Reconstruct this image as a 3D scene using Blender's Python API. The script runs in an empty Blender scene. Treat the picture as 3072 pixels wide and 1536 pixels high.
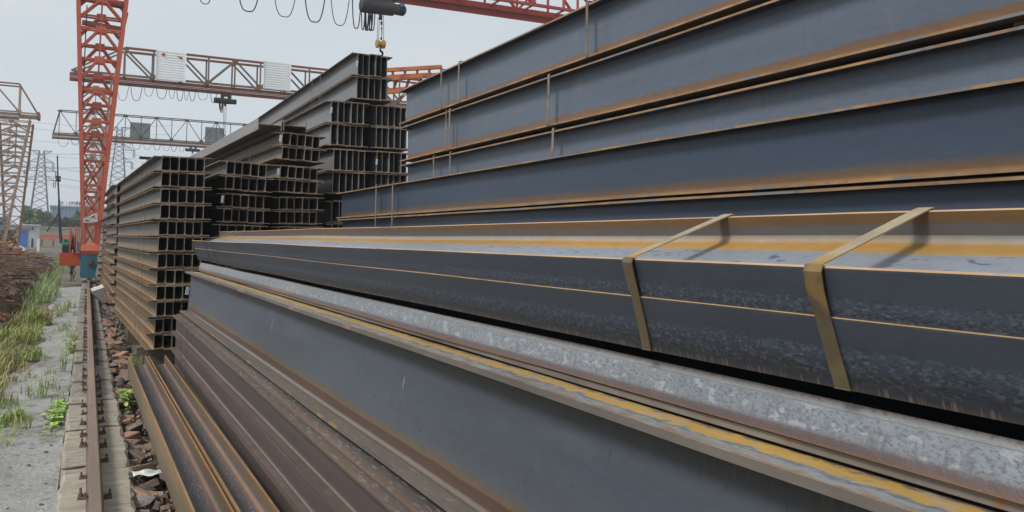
import bpy, bmesh, math, random
from mathutils import Vector, Matrix, Euler
random.seed(11)
S = bpy.context.scene
COL = S.collection
R = math.radians

# ------------------------------------------------------------------ camera, sky, sun, exposure
YAW, PITCH, ROLL = R(27.9414), R(2.0), R(1.0)
fwd = Vector((math.sin(YAW)*math.cos(PITCH), math.cos(YAW)*math.cos(PITCH), math.sin(PITCH)))
r0 = Vector((math.cos(YAW), -math.sin(YAW), 0)); u0 = r0.cross(fwd)
rt = r0*math.cos(ROLL) + u0*math.sin(ROLL); up = u0*math.cos(ROLL) - r0*math.sin(ROLL)
cd = bpy.data.cameras.new('camera'); cam = bpy.data.objects.new('camera', cd); COL.objects.link(cam)
cam.matrix_world = Matrix(((rt.x, up.x, -fwd.x, 0), (rt.y, up.y, -fwd.y, 0), (rt.z, up.z, -fwd.z, 0), (0, 0, 0, 1)))
cd.sensor_width = 36; cd.lens = 28.125; cd.shift_y = -0.0396
cd.clip_start = 0.05; cd.clip_end = 6000
S.camera = cam

SUN_EL, SUN_AZ = R(47), R(-104)          # azimuth measured from +Y towards +X: light comes from the left and slightly behind
w = bpy.data.worlds.new('World'); S.world = w; w.use_nodes = True
nt = w.node_tree; nt.nodes.clear()
sky = nt.nodes.new('ShaderNodeTexSky'); sky.sky_type = 'NISHITA'; sky.sun_disc = False
sky.sun_elevation = SUN_EL; sky.sun_rotation = SUN_AZ
tc = nt.nodes.new('ShaderNodeTexCoord')
mp = nt.nodes.new('ShaderNodeMapping'); mp.inputs['Scale'].default_value = (1.2, 1.2, 3.2)
nz = nt.nodes.new('ShaderNodeTexNoise'); nz.inputs['Scale'].default_value = 1.6; nz.inputs['Detail'].default_value = 5; nz.inputs['Roughness'].default_value = .55
cr = nt.nodes.new('ShaderNodeValToRGB')
cr.color_ramp.elements[0].position = .3; cr.color_ramp.elements[0].color = (5.75, 6.5, 7.2, 1)
cr.color_ramp.elements[1].position = .72; cr.color_ramp.elements[1].color = (7.3, 7.75, 7.95, 1)
mx = nt.nodes.new('ShaderNodeMix'); mx.data_type = 'RGBA'; mx.inputs[0].default_value = .96
bg = nt.nodes.new('ShaderNodeBackground'); bg.inputs['Strength'].default_value = .1
wo = nt.nodes.new('ShaderNodeOutputWorld')
L = nt.links.new
L(tc.outputs['Generated'], mp.inputs['Vector']); L(mp.outputs[0], nz.inputs['Vector']); L(nz.outputs['Fac'], cr.inputs[0])
L(sky.outputs[0], mx.inputs[6]); L(cr.outputs[0], mx.inputs[7]); L(mx.outputs[2], bg.inputs['Color']); L(bg.outputs[0], wo.inputs[0])

sd = bpy.data.lights.new('sun', 'SUN'); sd.energy = 3.1; sd.angle = R(15); sd.color = (1, .965, .92)
so = bpy.data.objects.new('sun', sd); COL.objects.link(so)
sdir = Vector((math.sin(SUN_AZ)*math.cos(SUN_EL), math.cos(SUN_AZ)*math.cos(SUN_EL), math.sin(SUN_EL)))
so.rotation_euler = sdir.to_track_quat('Z', 'Y').to_euler(); so.location = sdir*60

S.view_settings.view_transform = 'Standard'; S.view_settings.look = 'None'
S.view_settings.exposure = 0; S.view_settings.gamma = 1; S.view_settings.use_curve_mapping = False
try:
    S.cycles.use_denoising = True; S.cycles.max_bounces = 6; S.cycles.volume_bounces = 1
    S.cycles.volume_step_rate = 4
except Exception: pass

# ------------------------------------------------------------------ helpers
def link(o, parent=None):
    COL.objects.link(o)
    if parent: o.parent = parent
    return o
def tag(o, label=None, cat=None, group=None, kind=None):
    if label: o['label'] = label
    if cat: o['category'] = cat
    if group: o['group'] = group
    if kind: o['kind'] = kind
    return o
def thing(name, label, cat, loc=(0, 0, 0), rot=(0, 0, 0), group=None):
    o = bpy.data.objects.new(name, None); o.empty_display_size = .2
    o.location = loc; o.rotation_euler = rot
    return tag(link(o), label, cat, group)
def mob(name, me, parent=None, loc=None, rot=None, kind=None):
    o = bpy.data.objects.new(name, me); link(o, parent)
    if loc is not None: o.location = loc
    if rot is not None: o.rotation_euler = rot
    if kind: o['kind'] = kind
    return o
def mesh(name, vs, fs, mats, mi=None, smooth=False):
    me = bpy.data.meshes.new(name); me.from_pydata(vs, [], fs)
    for m in (mats if isinstance(mats, (list, tuple)) else [mats]): me.materials.append(m)
    if mi: me.polygons.foreach_set('material_index', mi)
    if smooth: me.polygons.foreach_set('use_smooth', [True]*len(me.polygons))
    me.update(); return me

class MB:
    def __init__(s): s.v = []; s.f = []; s.m = []
    def add(s, vs, fs, m=0):
        n = len(s.v); s.v += [tuple(v) for v in vs]; s.f += [tuple(i+n for i in f) for f in fs]; s.m += [m]*len(fs); return s
    def box(s, lo, hi, m=0, M=None):
        vs = [Vector((x, y, z)) for x in (lo[0], hi[0]) for y in (lo[1], hi[1]) for z in (lo[2], hi[2])]
        if M: vs = [M @ v for v in vs]
        return s.add(vs, [(0, 1, 3, 2), (4, 6, 7, 5), (0, 4, 5, 1), (2, 3, 7, 6), (0, 2, 6, 4), (1, 5, 7, 3)], m)
    def bar(s, a, b, w, d=None, m=0):
        a, b = Vector(a), Vector(b); d = d or w; z = b-a; l = z.length
        if l < 1e-5: return s
        q = z.to_track_quat('Z', 'Y'); M = Matrix.Translation(a) @ q.to_matrix().to_4x4()
        return s.box((-w/2, -d/2, 0), (w/2, d/2, l), m, M)
    def tube(s, pts, r, n=6, m=0, cap=True):
        pts = [Vector(p) for p in pts]; rings = []
        for i, p in enumerate(pts):
            t = (pts[min(i+1, len(pts)-1)]-pts[max(i-1, 0)]).normalized()
            a = t.orthogonal().normalized() if i == 0 else (a - t*a.dot(t)).normalized()
            b = t.cross(a); rr = r[i] if isinstance(r, (list, tuple)) else r
            rings.append([p+(a*math.cos(k*2*math.pi/n)+b*math.sin(k*2*math.pi/n))*rr for k in range(n)])
        vs = [v for rg in rings for v in rg]; fs = []
        for i in range(len(pts)-1):
            for k in range(n): fs.append((i*n+k, i*n+(k+1) % n, (i+1)*n+(k+1) % n, (i+1)*n+k))
        if cap: fs += [tuple(range(n))[::-1], tuple((len(pts)-1)*n+k for k in range(n))]
        return s.add(vs, fs, m)
    def prism(s, prof, a, b, m=0):
        """prof: 2D (u,v) polygon, extruded between two frames a=(origin,U,V) and b"""
        n = len(prof); vs = [a[0]+a[1]*p[0]+a[2]*p[1] for p in prof]+[b[0]+b[1]*p[0]+b[2]*p[1] for p in prof]
        return s.add(vs, [(i, (i+1) % n, n+(i+1) % n, n+i) for i in range(n)]+[tuple(range(n))[::-1], tuple(range(n, 2*n))], m)
    def me(s, name, mats, smooth=False): return mesh(name, s.v, s.f, mats, s.m, smooth)

UNIT = {}
def unit_box(mat):
    if mat.name not in UNIT: UNIT[mat.name] = MB().box((-.5, -.5, 0), (.5, .5, 1)).me('member', mat)
    return UNIT[mat.name]
def member(name, a, b, w, d, mat, parent=None):
    """one straight rolled member as its own object (shared unit mesh)"""
    a, b = Vector(a), Vector(b); z = b-a
    o = mob(name, unit_box(mat), parent, a)
    o.rotation_euler = z.to_track_quat('Z', 'Y').to_euler(); o.scale = (w, d, z.length); return o
def block(name, lo, hi, mat, parent=None):
    o = mob(name, unit_box(mat), parent, ((lo[0]+hi[0])/2, (lo[1]+hi[1])/2, lo[2])); o.scale = (hi[0]-lo[0], hi[1]-lo[1], hi[2]-lo[2]); return o

# ------------------------------------------------------------------ materials
def new_mat(name):
    m = bpy.data.materials.new(name); m.use_nodes = True
    n = m.node_tree; b = n.nodes['Principled BSDF']; return m, n, b
def N(n, t, **kw):
    x = n.nodes.new(t)
    for k, v in kw.items(): setattr(x, k, v)
    return x
def math_(n, op, a, b=None, clamp=False):
    x = N(n, 'ShaderNodeMath', operation=op, use_clamp=clamp)
    for i, v in enumerate((a, b)):
        if v is None: continue
        if isinstance(v, (int, float)): x.inputs[i].default_value = v
        else: n.links.new(v, x.inputs[i])
    return x.outputs[0]
def noise(n, vec, scale, detail=4, rough=.55, sc=(1, 1, 1)):
    mp = N(n, 'ShaderNodeMapping'); mp.inputs['Scale'].default_value = sc; n.links.new(vec, mp.inputs['Vector'])
    x = N(n, 'ShaderNodeTexNoise'); x.inputs['Scale'].default_value = scale; x.inputs['Detail'].default_value = detail; x.inputs['Roughness'].default_value = rough
    n.links.new(mp.outputs[0], x.inputs['Vector']); return x.outputs['Fac']
def smooth(n, v, lo, hi):
    x = N(n, 'ShaderNodeMapRange', interpolation_type='SMOOTHSTEP'); n.links.new(v, x.inputs['Value'])
    x.inputs['From Min'].default_value = lo; x.inputs['From Max'].default_value = hi; return x.outputs['Result']
def mixc(n, f, a, b, mode='MIX'):
    x = N(n, 'ShaderNodeMix', data_type='RGBA', blend_type=mode)
    for i, v in ((0, f), (6, a), (7, b)):
        if isinstance(v, (int, float)): x.inputs[i].default_value = v
        elif isinstance(v, tuple): x.inputs[i].default_value = (*v, 1)
        else: n.links.new(v, x.inputs[i])
    return x.outputs[2]
def rampc(n, v, stops):
    x = N(n, 'ShaderNodeValToRGB'); e = x.color_ramp.elements
    while len(e) < len(stops): e.new(.5)
    for k, (p, c) in zip(e, stops): k.position = p; k.color = (*c, 1)
    n.links.new(v, x.inputs[0]); return x.outputs[0]
def objvec(n):
    """object coordinates, shifted along the length by a per-object random amount"""
    t = N(n, 'ShaderNodeTexCoord'); oi = N(n, 'ShaderNodeObjectInfo')
    c = N(n, 'ShaderNodeCombineXYZ'); k = math_(n, 'MULTIPLY', oi.outputs['Random'], 53.0)
    for i in range(3): n.links.new(k, c.inputs[i])
    a = N(n, 'ShaderNodeVectorMath', operation='ADD'); n.links.new(t.outputs['Object'], a.inputs[0]); n.links.new(c.outputs[0], a.inputs[1])
    return t.outputs['Object'], a.outputs[0], oi.outputs['Random']

def zone_mat(name, axis, lo, hi, stops, warp=(6, .5, (1, 1, 1)), amp=.1, var=.3, varsc=(3, .35, 3), specks=(), rough=(.42, .62), metal=.15, bump=None, objvar=.25, spec=.5):
    m, n, b = new_mat(name); raw, vec, rnd = objvec(n)
    sp = N(n, 'ShaderNodeSeparateXYZ'); n.links.new(raw, sp.inputs[0])
    t = sp.outputs['XYZ'.index(axis)]
    t = math_(n, 'DIVIDE', math_(n, 'SUBTRACT', t, lo), hi-lo)
    wn = noise(n, vec, warp[0], 5, .6, warp[2])
    tw = math_(n, 'ADD', t, math_(n, 'MULTIPLY', math_(n, 'SUBTRACT', wn, .5), amp*2), True)
    c = rampc(n, tw, stops)
    vn = noise(n, vec, 1.0, 5, .6, varsc)
    c = mixc(n, 1.0, c, rampc(n, vn, [(.25, (1-var,)*3), (.75, (1+var*.8,)*3)]), 'MULTIPLY')
    fine = noise(n, vec, 45, 3, .6, (1, .4, 1))
    c = mixc(n, 1.0, c, rampc(n, fine, [(.3, (.92,)*3), (.7, (1.07,)*3)]), 'MULTIPLY')
    for (scale, sc, thr, soft, col, zl, zh, amt) in specks:
        s = smooth(n, noise(n, vec, scale, 3, .6, sc), thr, thr+soft)
        if zl is not None:
            s = math_(n, 'MULTIPLY', s, math_(n, 'MULTIPLY', smooth(n, tw, zl-.06, zl+.02), math_(n, 'SUBTRACT', 1, smooth(n, tw, zh-.02, zh+.06))))
        c = mixc(n, math_(n, 'MULTIPLY', s, amt), c, col)
    ov = math_(n, 'ADD', 1-objvar/2, math_(n, 'MULTIPLY', rnd, objvar))
    cc = N(n, 'ShaderNodeCombineColor')
    for i in range(3): n.links.new(ov, cc.inputs[i])
    c = mixc(n, 1.0, c, cc.outputs[0], 'MULTIPLY')
    n.links.new(c, b.inputs['Base Color'])
    rr = N(n, 'ShaderNodeMapRange'); n.links.new(vn, rr.inputs['Value']); rr.inputs['From Min'].default_value = .3; rr.inputs['From Max'].default_value = .7
    rr.inputs['To Min'].default_value = rough[0]; rr.inputs['To Max'].default_value = rough[1]; n.links.new(rr.outputs[0], b.inputs['Roughness'])
    b.inputs['Metallic'].default_value = metal; b.inputs['Specular IOR Level'].default_value = spec
    bs, bst, bsc, *bz = bump or (30, .12, (1, .3, 1))
    bp = N(n, 'ShaderNodeBump'); bp.inputs['Strength'].default_value = bst; bp.inputs['Distance'].default_value = .006
    hh = noise(n, vec, bs, 4, .6, bsc)
    if bz: hh = math_(n, 'MULTIPLY', hh, math_(n, 'MULTIPLY', smooth(n, t, bz[0]-.1, bz[0]+.12), math_(n, 'SUBTRACT', 1, smooth(n, t, bz[1]-.1, bz[1]+.08))))
    n.links.new(hh, bp.inputs['Height']); n.links.new(bp.outputs[0], b.inputs['Normal'])
    return m
def plain(name, col, rough=.6, metal=0, var=.2, vs=3, second=None, thr=(.5, .65), s2=6, bump=.15, bs=25, objvar=.2, spec=.4):
    m, n, b = new_mat(name); raw, vec, rnd = objvec(n)
    c = mixc(n, 1.0, col, rampc(n, noise(n, vec, vs, 5, .6), [(.28, (1-var,)*3), (.72, (1+var,)*3)]), 'MULTIPLY')
    if second: c = mixc(n, smooth(n, noise(n, vec, s2, 6, .65), *thr), c, second)
    ov = math_(n, 'ADD', 1-objvar/2, math_(n, 'MULTIPLY', rnd, objvar)); cc = N(n, 'ShaderNodeCombineColor')
    for i in range(3): n.links.new(ov, cc.inputs[i])
    c = mixc(n, 1.0, c, cc.outputs[0], 'MULTIPLY')
    n.links.new(c, b.inputs['Base Color']); b.inputs['Roughness'].default_value = rough; b.inputs['Metallic'].default_value = metal; b.inputs['Specular IOR Level'].default_value = spec
    bp = N(n, 'ShaderNodeBump'); bp.inputs['Strength'].default_value = bump; bp.inputs['Distance'].default_value = .02
    n.links.new(noise(n, vec, bs, 4), bp.inputs['Height']); n.links.new(bp.outputs[0], b.inputs['Normal'])
    return m

RUST = (.30, .125, .035); RUSTD = (.16, .075, .035); PALE = (.40, .27, .15); GREYR = (.22, .19, .16)
# big beams of the right hand pile: blue grey mill scale, sharp rust band low on the web
m_rweb = zone_mat('blue_grey_web', 'Z', 0, .43, [(0, (0.227, 0.105, 0.038)), (.07, (0.190, 0.099, 0.047)), (.195, (0.149, 0.084, 0.049)), (.215, (0.095, 0.114, 0.151)), (.6, (0.096, 0.122, 0.159)), (1, (0.088, 0.105, 0.136))],
    warp=(9, .5, (1, 1, 1)), amp=.045, var=.22, varsc=(2.5, .4, 2.5), specks=[(16, (.5, 2.2, .12), .56, .16, (.085, .095, .115), .24, 1, .45), (5, (1, .5, .5), .60, .14, (.19, .165, .15), .22, 1, .35), (40, (1, 1, .25), .66, .06, (.20, .11, .06), .2, .5, .45), (55, (1, .6, 1), .68, .05, (.05, .06, .075), .25, 1, .7), (7, (1, .15, 1), .62, .2, (.17, .17, .19), .25, 1, .4)], metal=.1, rough=(.34, .46), bump=(26, .05, (1, .3, 1)), spec=.5)
m_rtip = zone_mat('pale_rusty_edge', 'Y', -30, 30, [(0, (0.281, 0.170, 0.085)), (1, (0.281, 0.170, 0.085))], amp=0, var=.5, varsc=(5, 3.2, 5), specks=[(3.5, (1, 1, 1), .52, .05, (.15, .15, .16), None, 0, .9), (6, (1, .8, 1), .58, .06, (.26, .12, .05), None, 0, .8), (22, (1, .5, 1), .62, .06, (.10, .085, .08), None, 0, .7)], metal=.05, rough=(.6, .75))
m_rfl = zone_mat('grey_rust_flange', 'X', -.1, .1, [(0, (.17, .125, .09)), (.5, (.13, .12, .12)), (1, (.17, .125, .09))], amp=.25, var=.3, metal=.15)
m_gfl = zone_mat('grey_streaked_flange', 'X', -.1, .1, [(0, (.17, .155, .13)), (.2, (.20, .20, .195)), (.8, (.21, .21, .205)), (1, (.17, .155, .13))], amp=.15, warp=(6, .5, (1, .3, 1)), var=.25, varsc=(8, .5, 8), specks=[(9, (2.5, .2, 1), .58, .1, (.12, .12, .12), None, 0, .6)], metal=.05, rough=(.45, .6))
m_cap = plain('sawn_steel_end', (.32, .28, .235), .65, .1, .3, 14, (.26, .15, .075), (.52, .66), 9)
m_r4web = zone_mat('slate_blue_web', 'Z', 0, .306, [(0, (0.232, 0.118, 0.036)), (.05, (0.206, 0.101, 0.034)), (.12, (0.134, 0.078, 0.041)), (.26, (0.047, 0.064, 0.092)), (.6, (0.044, 0.062, 0.095)), (1, (0.039, 0.052, 0.075))], amp=.05, warp=(4, .5, (1, .3, 1)), var=.17, varsc=(2, .3, 2), specks=[(14, (.5, 2.0, .12), .57, .16, (.05, .062, .085), .3, 1, .4), (6, (1, .15, 1), .6, .15, (.10, .118, .145), .3, 1, .4)], metal=.1, rough=(.34, .44), bump=(26, .04, (1, .3, 1)), spec=.45)
# smaller H sections of the left hand stacks
m_sweb = zone_mat('weathered_web', 'Z', 0, .2, [(0, (0.227, 0.127, 0.057)), (.14, (0.197, 0.127, 0.070)), (.3, (0.164, 0.142, 0.118)), (.6, (0.164, 0.151, 0.134)), (1, (0.138, 0.125, 0.108))], amp=.17, warp=(5, .5, (1, .35, 1)), var=.3, varsc=(4, .4, 4),
    specks=[(10, (1, 2.0, .35), .58, .1, (.30, .295, .28), .2, 1, .6)], metal=.05, rough=(.42, .58), spec=.4)
m_lweb = zone_mat('weathered_lower_web', 'Z', 0, .2, [(0, (0.278, 0.145, 0.050)), (.12, (0.250, 0.150, 0.072)), (.28, (0.201, 0.159, 0.099)), (.6, (0.173, 0.151, 0.116)), (1, (0.153, 0.123, 0.087))], amp=.2, warp=(5, .5, (1, .35, 1)), var=.3, varsc=(4, .4, 4),
    specks=[(10, (1, 2.0, .35), .6, .1, (.29, .27, .24), .2, 1, .6)], metal=.05, rough=(.42, .58), spec=.4)
m_stip = zone_mat('brown_edge', 'Y', -30, 30, [(0, (0.189, 0.135, 0.086)), (1, (0.189, 0.135, 0.086))], amp=0, var=.35, varsc=(5, 1.5, 5), specks=[(4, (1, 1, 1), .52, .08, (.33, .175, .06), None, 0, .8)], metal=.05, rough=(.6, .8))
m_sfl = zone_mat('brown_flange', 'X', -.1, .1, [(0, (0.173, 0.104, 0.049)), (.5, (0.130, 0.100, 0.072)), (1, (0.173, 0.104, 0.049))], amp=.3, var=.35, metal=.1, rough=(.5, .7))
m_mweb = zone_mat('light_grey_web', 'Z', 0, .38, [(0, (0.205, 0.136, 0.077)), (.06, (0.188, 0.148, 0.108)), (.14, (0.184, 0.188, 0.193)), (.7, (0.179, 0.188, 0.197)), (1, (0.128, 0.131, 0.144))], amp=.06, warp=(5, .5, (1, .3, 1)), var=.22, varsc=(4, .4, 4),
    specks=[(7, (1, 1.6, .25), .62, .12, (.13, .135, .145), .2, 1, .5)], metal=.05, rough=(.38, .5), spec=.5)
m_scap = plain('sawn_brown_end', (.27, .215, .17), .7, .05, .45, 16, (.26, .145, .07), (.5, .66), 8)
# tilted bundle
m_tface = zone_mat('mottled_dark_flange', 'X', -.0675, .0675, [(0, (0.102, 0.099, 0.101)), (.04, (0.056, 0.068, 0.089)), (.40, (0.051, 0.064, 0.087)), (.62, (0.044, 0.058, 0.083)), (.80, (0.036, 0.046, 0.068)), (.93, (0.032, 0.038, 0.055)), (1, (0.072, 0.060, 0.053))], amp=.05, warp=(30, .5, (1, 1, 1)), var=.18, varsc=(5, .8, 5),
    specks=[(130, (1, .6, 1), .50, .12, (.098, .120, .145), .42, .84, .65), (150, (1, .6, 1), .53, .08, (.026, .031, .043), .40, .86, .6), (60, (.08, 3.0, .08), .55, .07, (.22, .165, .125), .925, 1.3, .65), (2.2, (1, .25, 1), .5, .25, (.085, .10, .12), .05, .5, .5)], metal=.1, rough=(.42, .56), bump=(70, .9, (1, .6, 1), .5, .82))
m_tweb = zone_mat('wet_white_web', 'Z', 0, .32, [(0, (.20, .217, .25)), (.34, (.21, .228, .262)), (.75, (.21, .228, .262)), (.775, (.28, .235, .17)), (.797, (.37, .21, .058)), (.925, (.34, .185, .048)), (.955, (.30, .26, .21)), (.97, (.27, .27, .27)), (1, (.20, .19, .18))], amp=.03, warp=(16, .5, (1, .15, 1)), var=.2, varsc=(4, .5, 4),  # white and yellow zones; pale line at the far root is a painted fillet highlight
    specks=[(60, (1, .45, 1), .615, .03, (.06, .085, .14), .3, .745, .9)], metal=.05, rough=(.3, .5))
m_tinner = zone_mat('grey_flange_rusty_lip', 'X', -.0675, .0, [(0, (.19, .105, .045)), (.30, (.17, .10, .045)), (.38, (.125, .12, .117)), (1, (.13, .135, .145))], amp=.07, warp=(16, .5, (.5, 1, 1)), var=.2, metal=.1, rough=(.45, .6))
m_ttip = zone_mat('orange_pale_edge', 'Y', -30, 30, [(0, (.46, .29, .15)), (1, (.46, .29, .15))], amp=0, var=.25, varsc=(5, 2, 5), specks=[(3, (1, 1, 1), .60, .05, (.19, .18, .18), None, 0, .8)], metal=.05, rough=(.55, .7))
# white speckled leaning flange
m_wface = zone_mat('speckled_grey_white_flange', 'X', -.044, .044, [(0, (0.175, 0.122, 0.096)), (.03, (0.204, 0.209, 0.215)), (.16, (0.219, 0.228, 0.235)), (.18, (0.124, 0.122, 0.120)), (.195, (0.193, 0.209, 0.227)), (.60, (0.182, 0.199, 0.219)), (.70, (0.171, 0.179, 0.192)), (.76, (0.139, 0.125, 0.128)), (.79, (0.098, 0.076, 0.076)), (.91, (0.095, 0.065, 0.060)), (.97, (0.124, 0.072, 0.048)), (1, (0.146, 0.080, 0.044))], amp=.06, warp=(60, .5, (.05, 1.4, .05)), var=.2, varsc=(5, 1, 5),
    specks=[(70, (1, .7, 1), .57, .05, (.135, .148, .17), .22, .72, .7), (150, (1, .7, 1), .535, .05, (.085, .098, .122), .24, .78, .65), (38, (1, .5, 1), .57, .05, (.33, .35, .375), .22, .70, .5), (26, (.15, 2.2, .15), .56, .08, (.10, .10, .11), .45, .80, .6), (2.5, (1, .4, 1), .60, .05, (.22, .155, .10), .3, .8, .4), (110, (1, .8, 1), .56, .05, (.18, .08, .05), -.2, .06, .8), (1.3, (1, .3, 1), .55, .1, (.20, .105, .045), .74, 1.2, .8)], metal=.05, rough=(.45, .6), bump=(80, .5, (1, .8, 1)))
m_wtip = zone_mat('grey_edge_rust_runs', 'Y', -30, 30, [(0, (.17, .15, .132)), (1, (.17, .15, .132))], amp=.1, var=.4, varsc=(4, 3, 4), specks=[(16, (.6, 1.4, .6), .6, .06, (.23, .11, .05), None, 0, .8)], metal=.05, rough=(.6, .75))
# big single beam in front
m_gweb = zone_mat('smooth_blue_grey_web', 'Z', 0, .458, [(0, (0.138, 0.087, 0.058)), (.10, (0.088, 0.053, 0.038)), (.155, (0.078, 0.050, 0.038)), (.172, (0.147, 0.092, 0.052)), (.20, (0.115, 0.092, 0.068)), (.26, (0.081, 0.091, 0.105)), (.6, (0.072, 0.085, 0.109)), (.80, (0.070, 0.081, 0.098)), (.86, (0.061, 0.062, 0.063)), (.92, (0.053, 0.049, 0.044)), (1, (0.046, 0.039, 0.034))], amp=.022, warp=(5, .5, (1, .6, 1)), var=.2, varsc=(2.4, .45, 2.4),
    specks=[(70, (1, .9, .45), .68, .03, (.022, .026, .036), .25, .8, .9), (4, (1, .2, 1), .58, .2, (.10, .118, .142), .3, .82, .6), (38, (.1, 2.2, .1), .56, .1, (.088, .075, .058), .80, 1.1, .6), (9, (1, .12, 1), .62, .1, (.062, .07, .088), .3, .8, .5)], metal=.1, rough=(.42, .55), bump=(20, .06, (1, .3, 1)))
m_gtop = zone_mat('yellow_striped_flange', 'X', -.085, .085, [(0, (.24, .15, .09)), (.12, (.24, .21, .18)), (.22, (.26, .27, .28)), (.36, (.13, .145, .17)), (.42, (.27, .25, .21)), (.47, (.48, .30, .075)), (.80, (.46, .285, .075)), (.86, (.22, .17, .11)), (1, (.12, .10, .08))], amp=.36, warp=(42, .5, (.7, .55, 1)), var=.25, varsc=(5, 1.2, 5),
    specks=[(34, (1.8, .35, 1), .54, .08, (.30, .31, .32), .05, .9, .55), (26, (2.5, .45, 1), .60, .05, (.075, .09, .12), .15, .5, .7)], metal=.05, rough=(.5, .7))
m_gbot = zone_mat('brown_flange_pale_flakes', 'X', -.085, .085, [(0, (.14, .11, .085)), (.4, (.12, .105, .095)), (.5, (.20, .15, .12)), (1, (.1, .08, .06))], amp=.15, var=.3, specks=[(40, (1.6, .3, 1), .57, .08, (.22, .21, .195), None, 0, .65), (5, (1, .6, 1), .64, .1, (.26, .19, .06), None, 0, .6)], metal=.1, rough=(.5, .7))
m_gtip = zone_mat('grey_brown_edge', 'Y', -30, 30, [(0, (.115, .098, .084)), (1, (.115, .098, .084))], amp=0, var=.35, varsc=(5, 1.2, 5), specks=[(5, (1, 1, 1), .57, .06, (.28, .15, .06), None, 0, .8)], metal=.05, rough=(.6, .75))
# brown pile below it
m_bweb = zone_mat('purple_brown_web', 'Z', 0, .183, [(0, (0.161, 0.121, 0.105)), (.06, (0.116, 0.083, 0.069)), (.2, (0.076, 0.057, 0.052)), (.6, (0.097, 0.076, 0.071)), (1, (0.081, 0.063, 0.058))], amp=.08, var=.2, specks=[(30, (1, .4, 1), .7, .05, (.05, .04, .04), None, 0, .6)], metal=.15, rough=(.42, .58))
m_btop = zone_mat('brown_flaky_top', 'X', -.05, .05, [(0, (.15, .10, .07)), (.18, (0.128, 0.085, 0.061)), (.5, (0.090, 0.075, 0.066)), (1, (0.085, 0.076, 0.071))], amp=.15, var=.3, specks=[(48, (1.6, .3, 1), .55, .08, (.24, .225, .205), .1, .9, .65)], metal=.1, rough=(.5, .7))
m_btip = zone_mat('dark_brown_edge', 'Y', -30, 30, [(0, (0.106, 0.078, 0.070)), (1, (0.106, 0.078, 0.070))], amp=0, var=.3, varsc=(5, 1, 5), specks=[(5, (1, 1, 1), .6, .06, (.20, .12, .06), None, 0, .35)], metal=.1, rough=(.5, .65))
# two beams lying on their sides
m_cweb = zone_mat('dark_web_pale_scratches', 'Z', 0, .178, [(0, (0.146, 0.078, 0.043)), (.10, (0.113, 0.073, 0.052)), (.3, (0.073, 0.060, 0.058)), (.7, (0.076, 0.062, 0.059)), (.84, (0.173, 0.103, 0.073)), (1, (0.259, 0.164, 0.121))], amp=.07, warp=(4, .5, (1, .6, 1)), var=.3, specks=[(60, (1, .7, 2.2), .60, .05, (.33, .33, .34), .25, .75, .8)], metal=.15, rough=(.4, .55))
m_cinner = zone_mat('rust_grey_inner_flange', 'X', -.1, .1, [(0, (0.242, 0.121, 0.040)), (.1, (0.179, 0.107, 0.054)), (.28, (0.129, 0.117, 0.107)), (.5, (0.143, 0.117, 0.103)), (.72, (0.134, 0.082, 0.061)), (1, (0.098, 0.054, 0.034))], amp=.09, warp=(3, .5, (1, .4, 1)), var=.25, metal=.1, rough=(.45, .62))
m_couter = zone_mat('yellow_rust_outer_flange', 'X', -.1, .1, [(0, (.27, .145, .045)), (.2, (.20, .145, .08)), (.7, (.165, .135, .09)), (1, (.19, .10, .045))], amp=.2, warp=(12, .5, (1, .2, 1)), var=.35, specks=[(26, (.4, .5, 1), .56, .1, (.12, .11, .10), None, 0, .6)], metal=.05, rough=(.55, .7))
m_ctip = zone_mat('orange_edge', 'Y', -30, 30, [(0, (.25, .15, .075)), (1, (.25, .15, .075))], amp=0, var=.3, varsc=(5, 1, 5), specks=[(4, (1, 1, 1), .6, .07, (.24, .2, .16), None, 0, .7)], metal=.05, rough=(.55, .7))

m_strap = zone_mat('dull_yellow_strap', 'Z', 0, .32, [(0, (.125, .098, .056)), (.012, (.33, .20, .05)), (.10, (.35, .235, .08)), (.2, (.35, .275, .175)), (1, (.36, .285, .19))], amp=.04, var=.3, varsc=(6, 6, 6), specks=[(5, (1, 1, 1), .62, .08, (.34, .21, .06), None, 0, .5)], metal=.1, rough=(.5, .65))  # yellow at the corner; dark face and paler lit top run are painted shading
m_strapd = plain('dark_steel_strap', (.12, .095, .075), .55, .3, .3, 8)
m_strapg = plain('grey_rust_strap', (.21, .17, .135), .55, .2, .3, 7, (.14, .08, .045), (.5, .62), 6)
m_fil = zone_mat('polished_root_radius', 'Y', -30, 30, [(0, (0.225, 0.176, 0.143)), (1, (0.225, 0.176, 0.143))], amp=0, var=.2, varsc=(6, .7, 6), metal=.7, rough=(.24, .34))
m_under = zone_mat('shade_dark_underside', 'Y', -30, 30, [(0, (.038, .041, .052)), (1, (.038, .041, .052))], amp=0, var=.25, varsc=(5, 1, 5), specks=[(5, (1, .5, 1), .62, .1, (.09, .06, .04), None, 0, .5)], metal=.1, rough=(.4, .55))  # top flange undersides only: shade below the flange painted in as blue-black
m_timber = plain('grey_timber', (.17, .135, .095), .85, 0, .4, 9)
m_red = plain('orange_red_paint', (.54, .125, .072), .5, 0, .12, 2, (.30, .07, .04), (.62, .8), 3, .05)
m_redd = plain('dull_red_paint', (.27, .085, .06), .6, 0, .25, 1.2, (.13, .075, .055), (.52, .7), 2.5, .05)
m_redg = plain('red_girder_paint', (.40, .075, .055), .5, 0, .12, 2, None, (.5, .6), 3, .05)
m_beige = plain('faded_beige_paint', (.37, .245, .175), .7, 0, .25, 1.5, (.23, .14, .085), (.55, .72), 2.5, .05)
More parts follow.
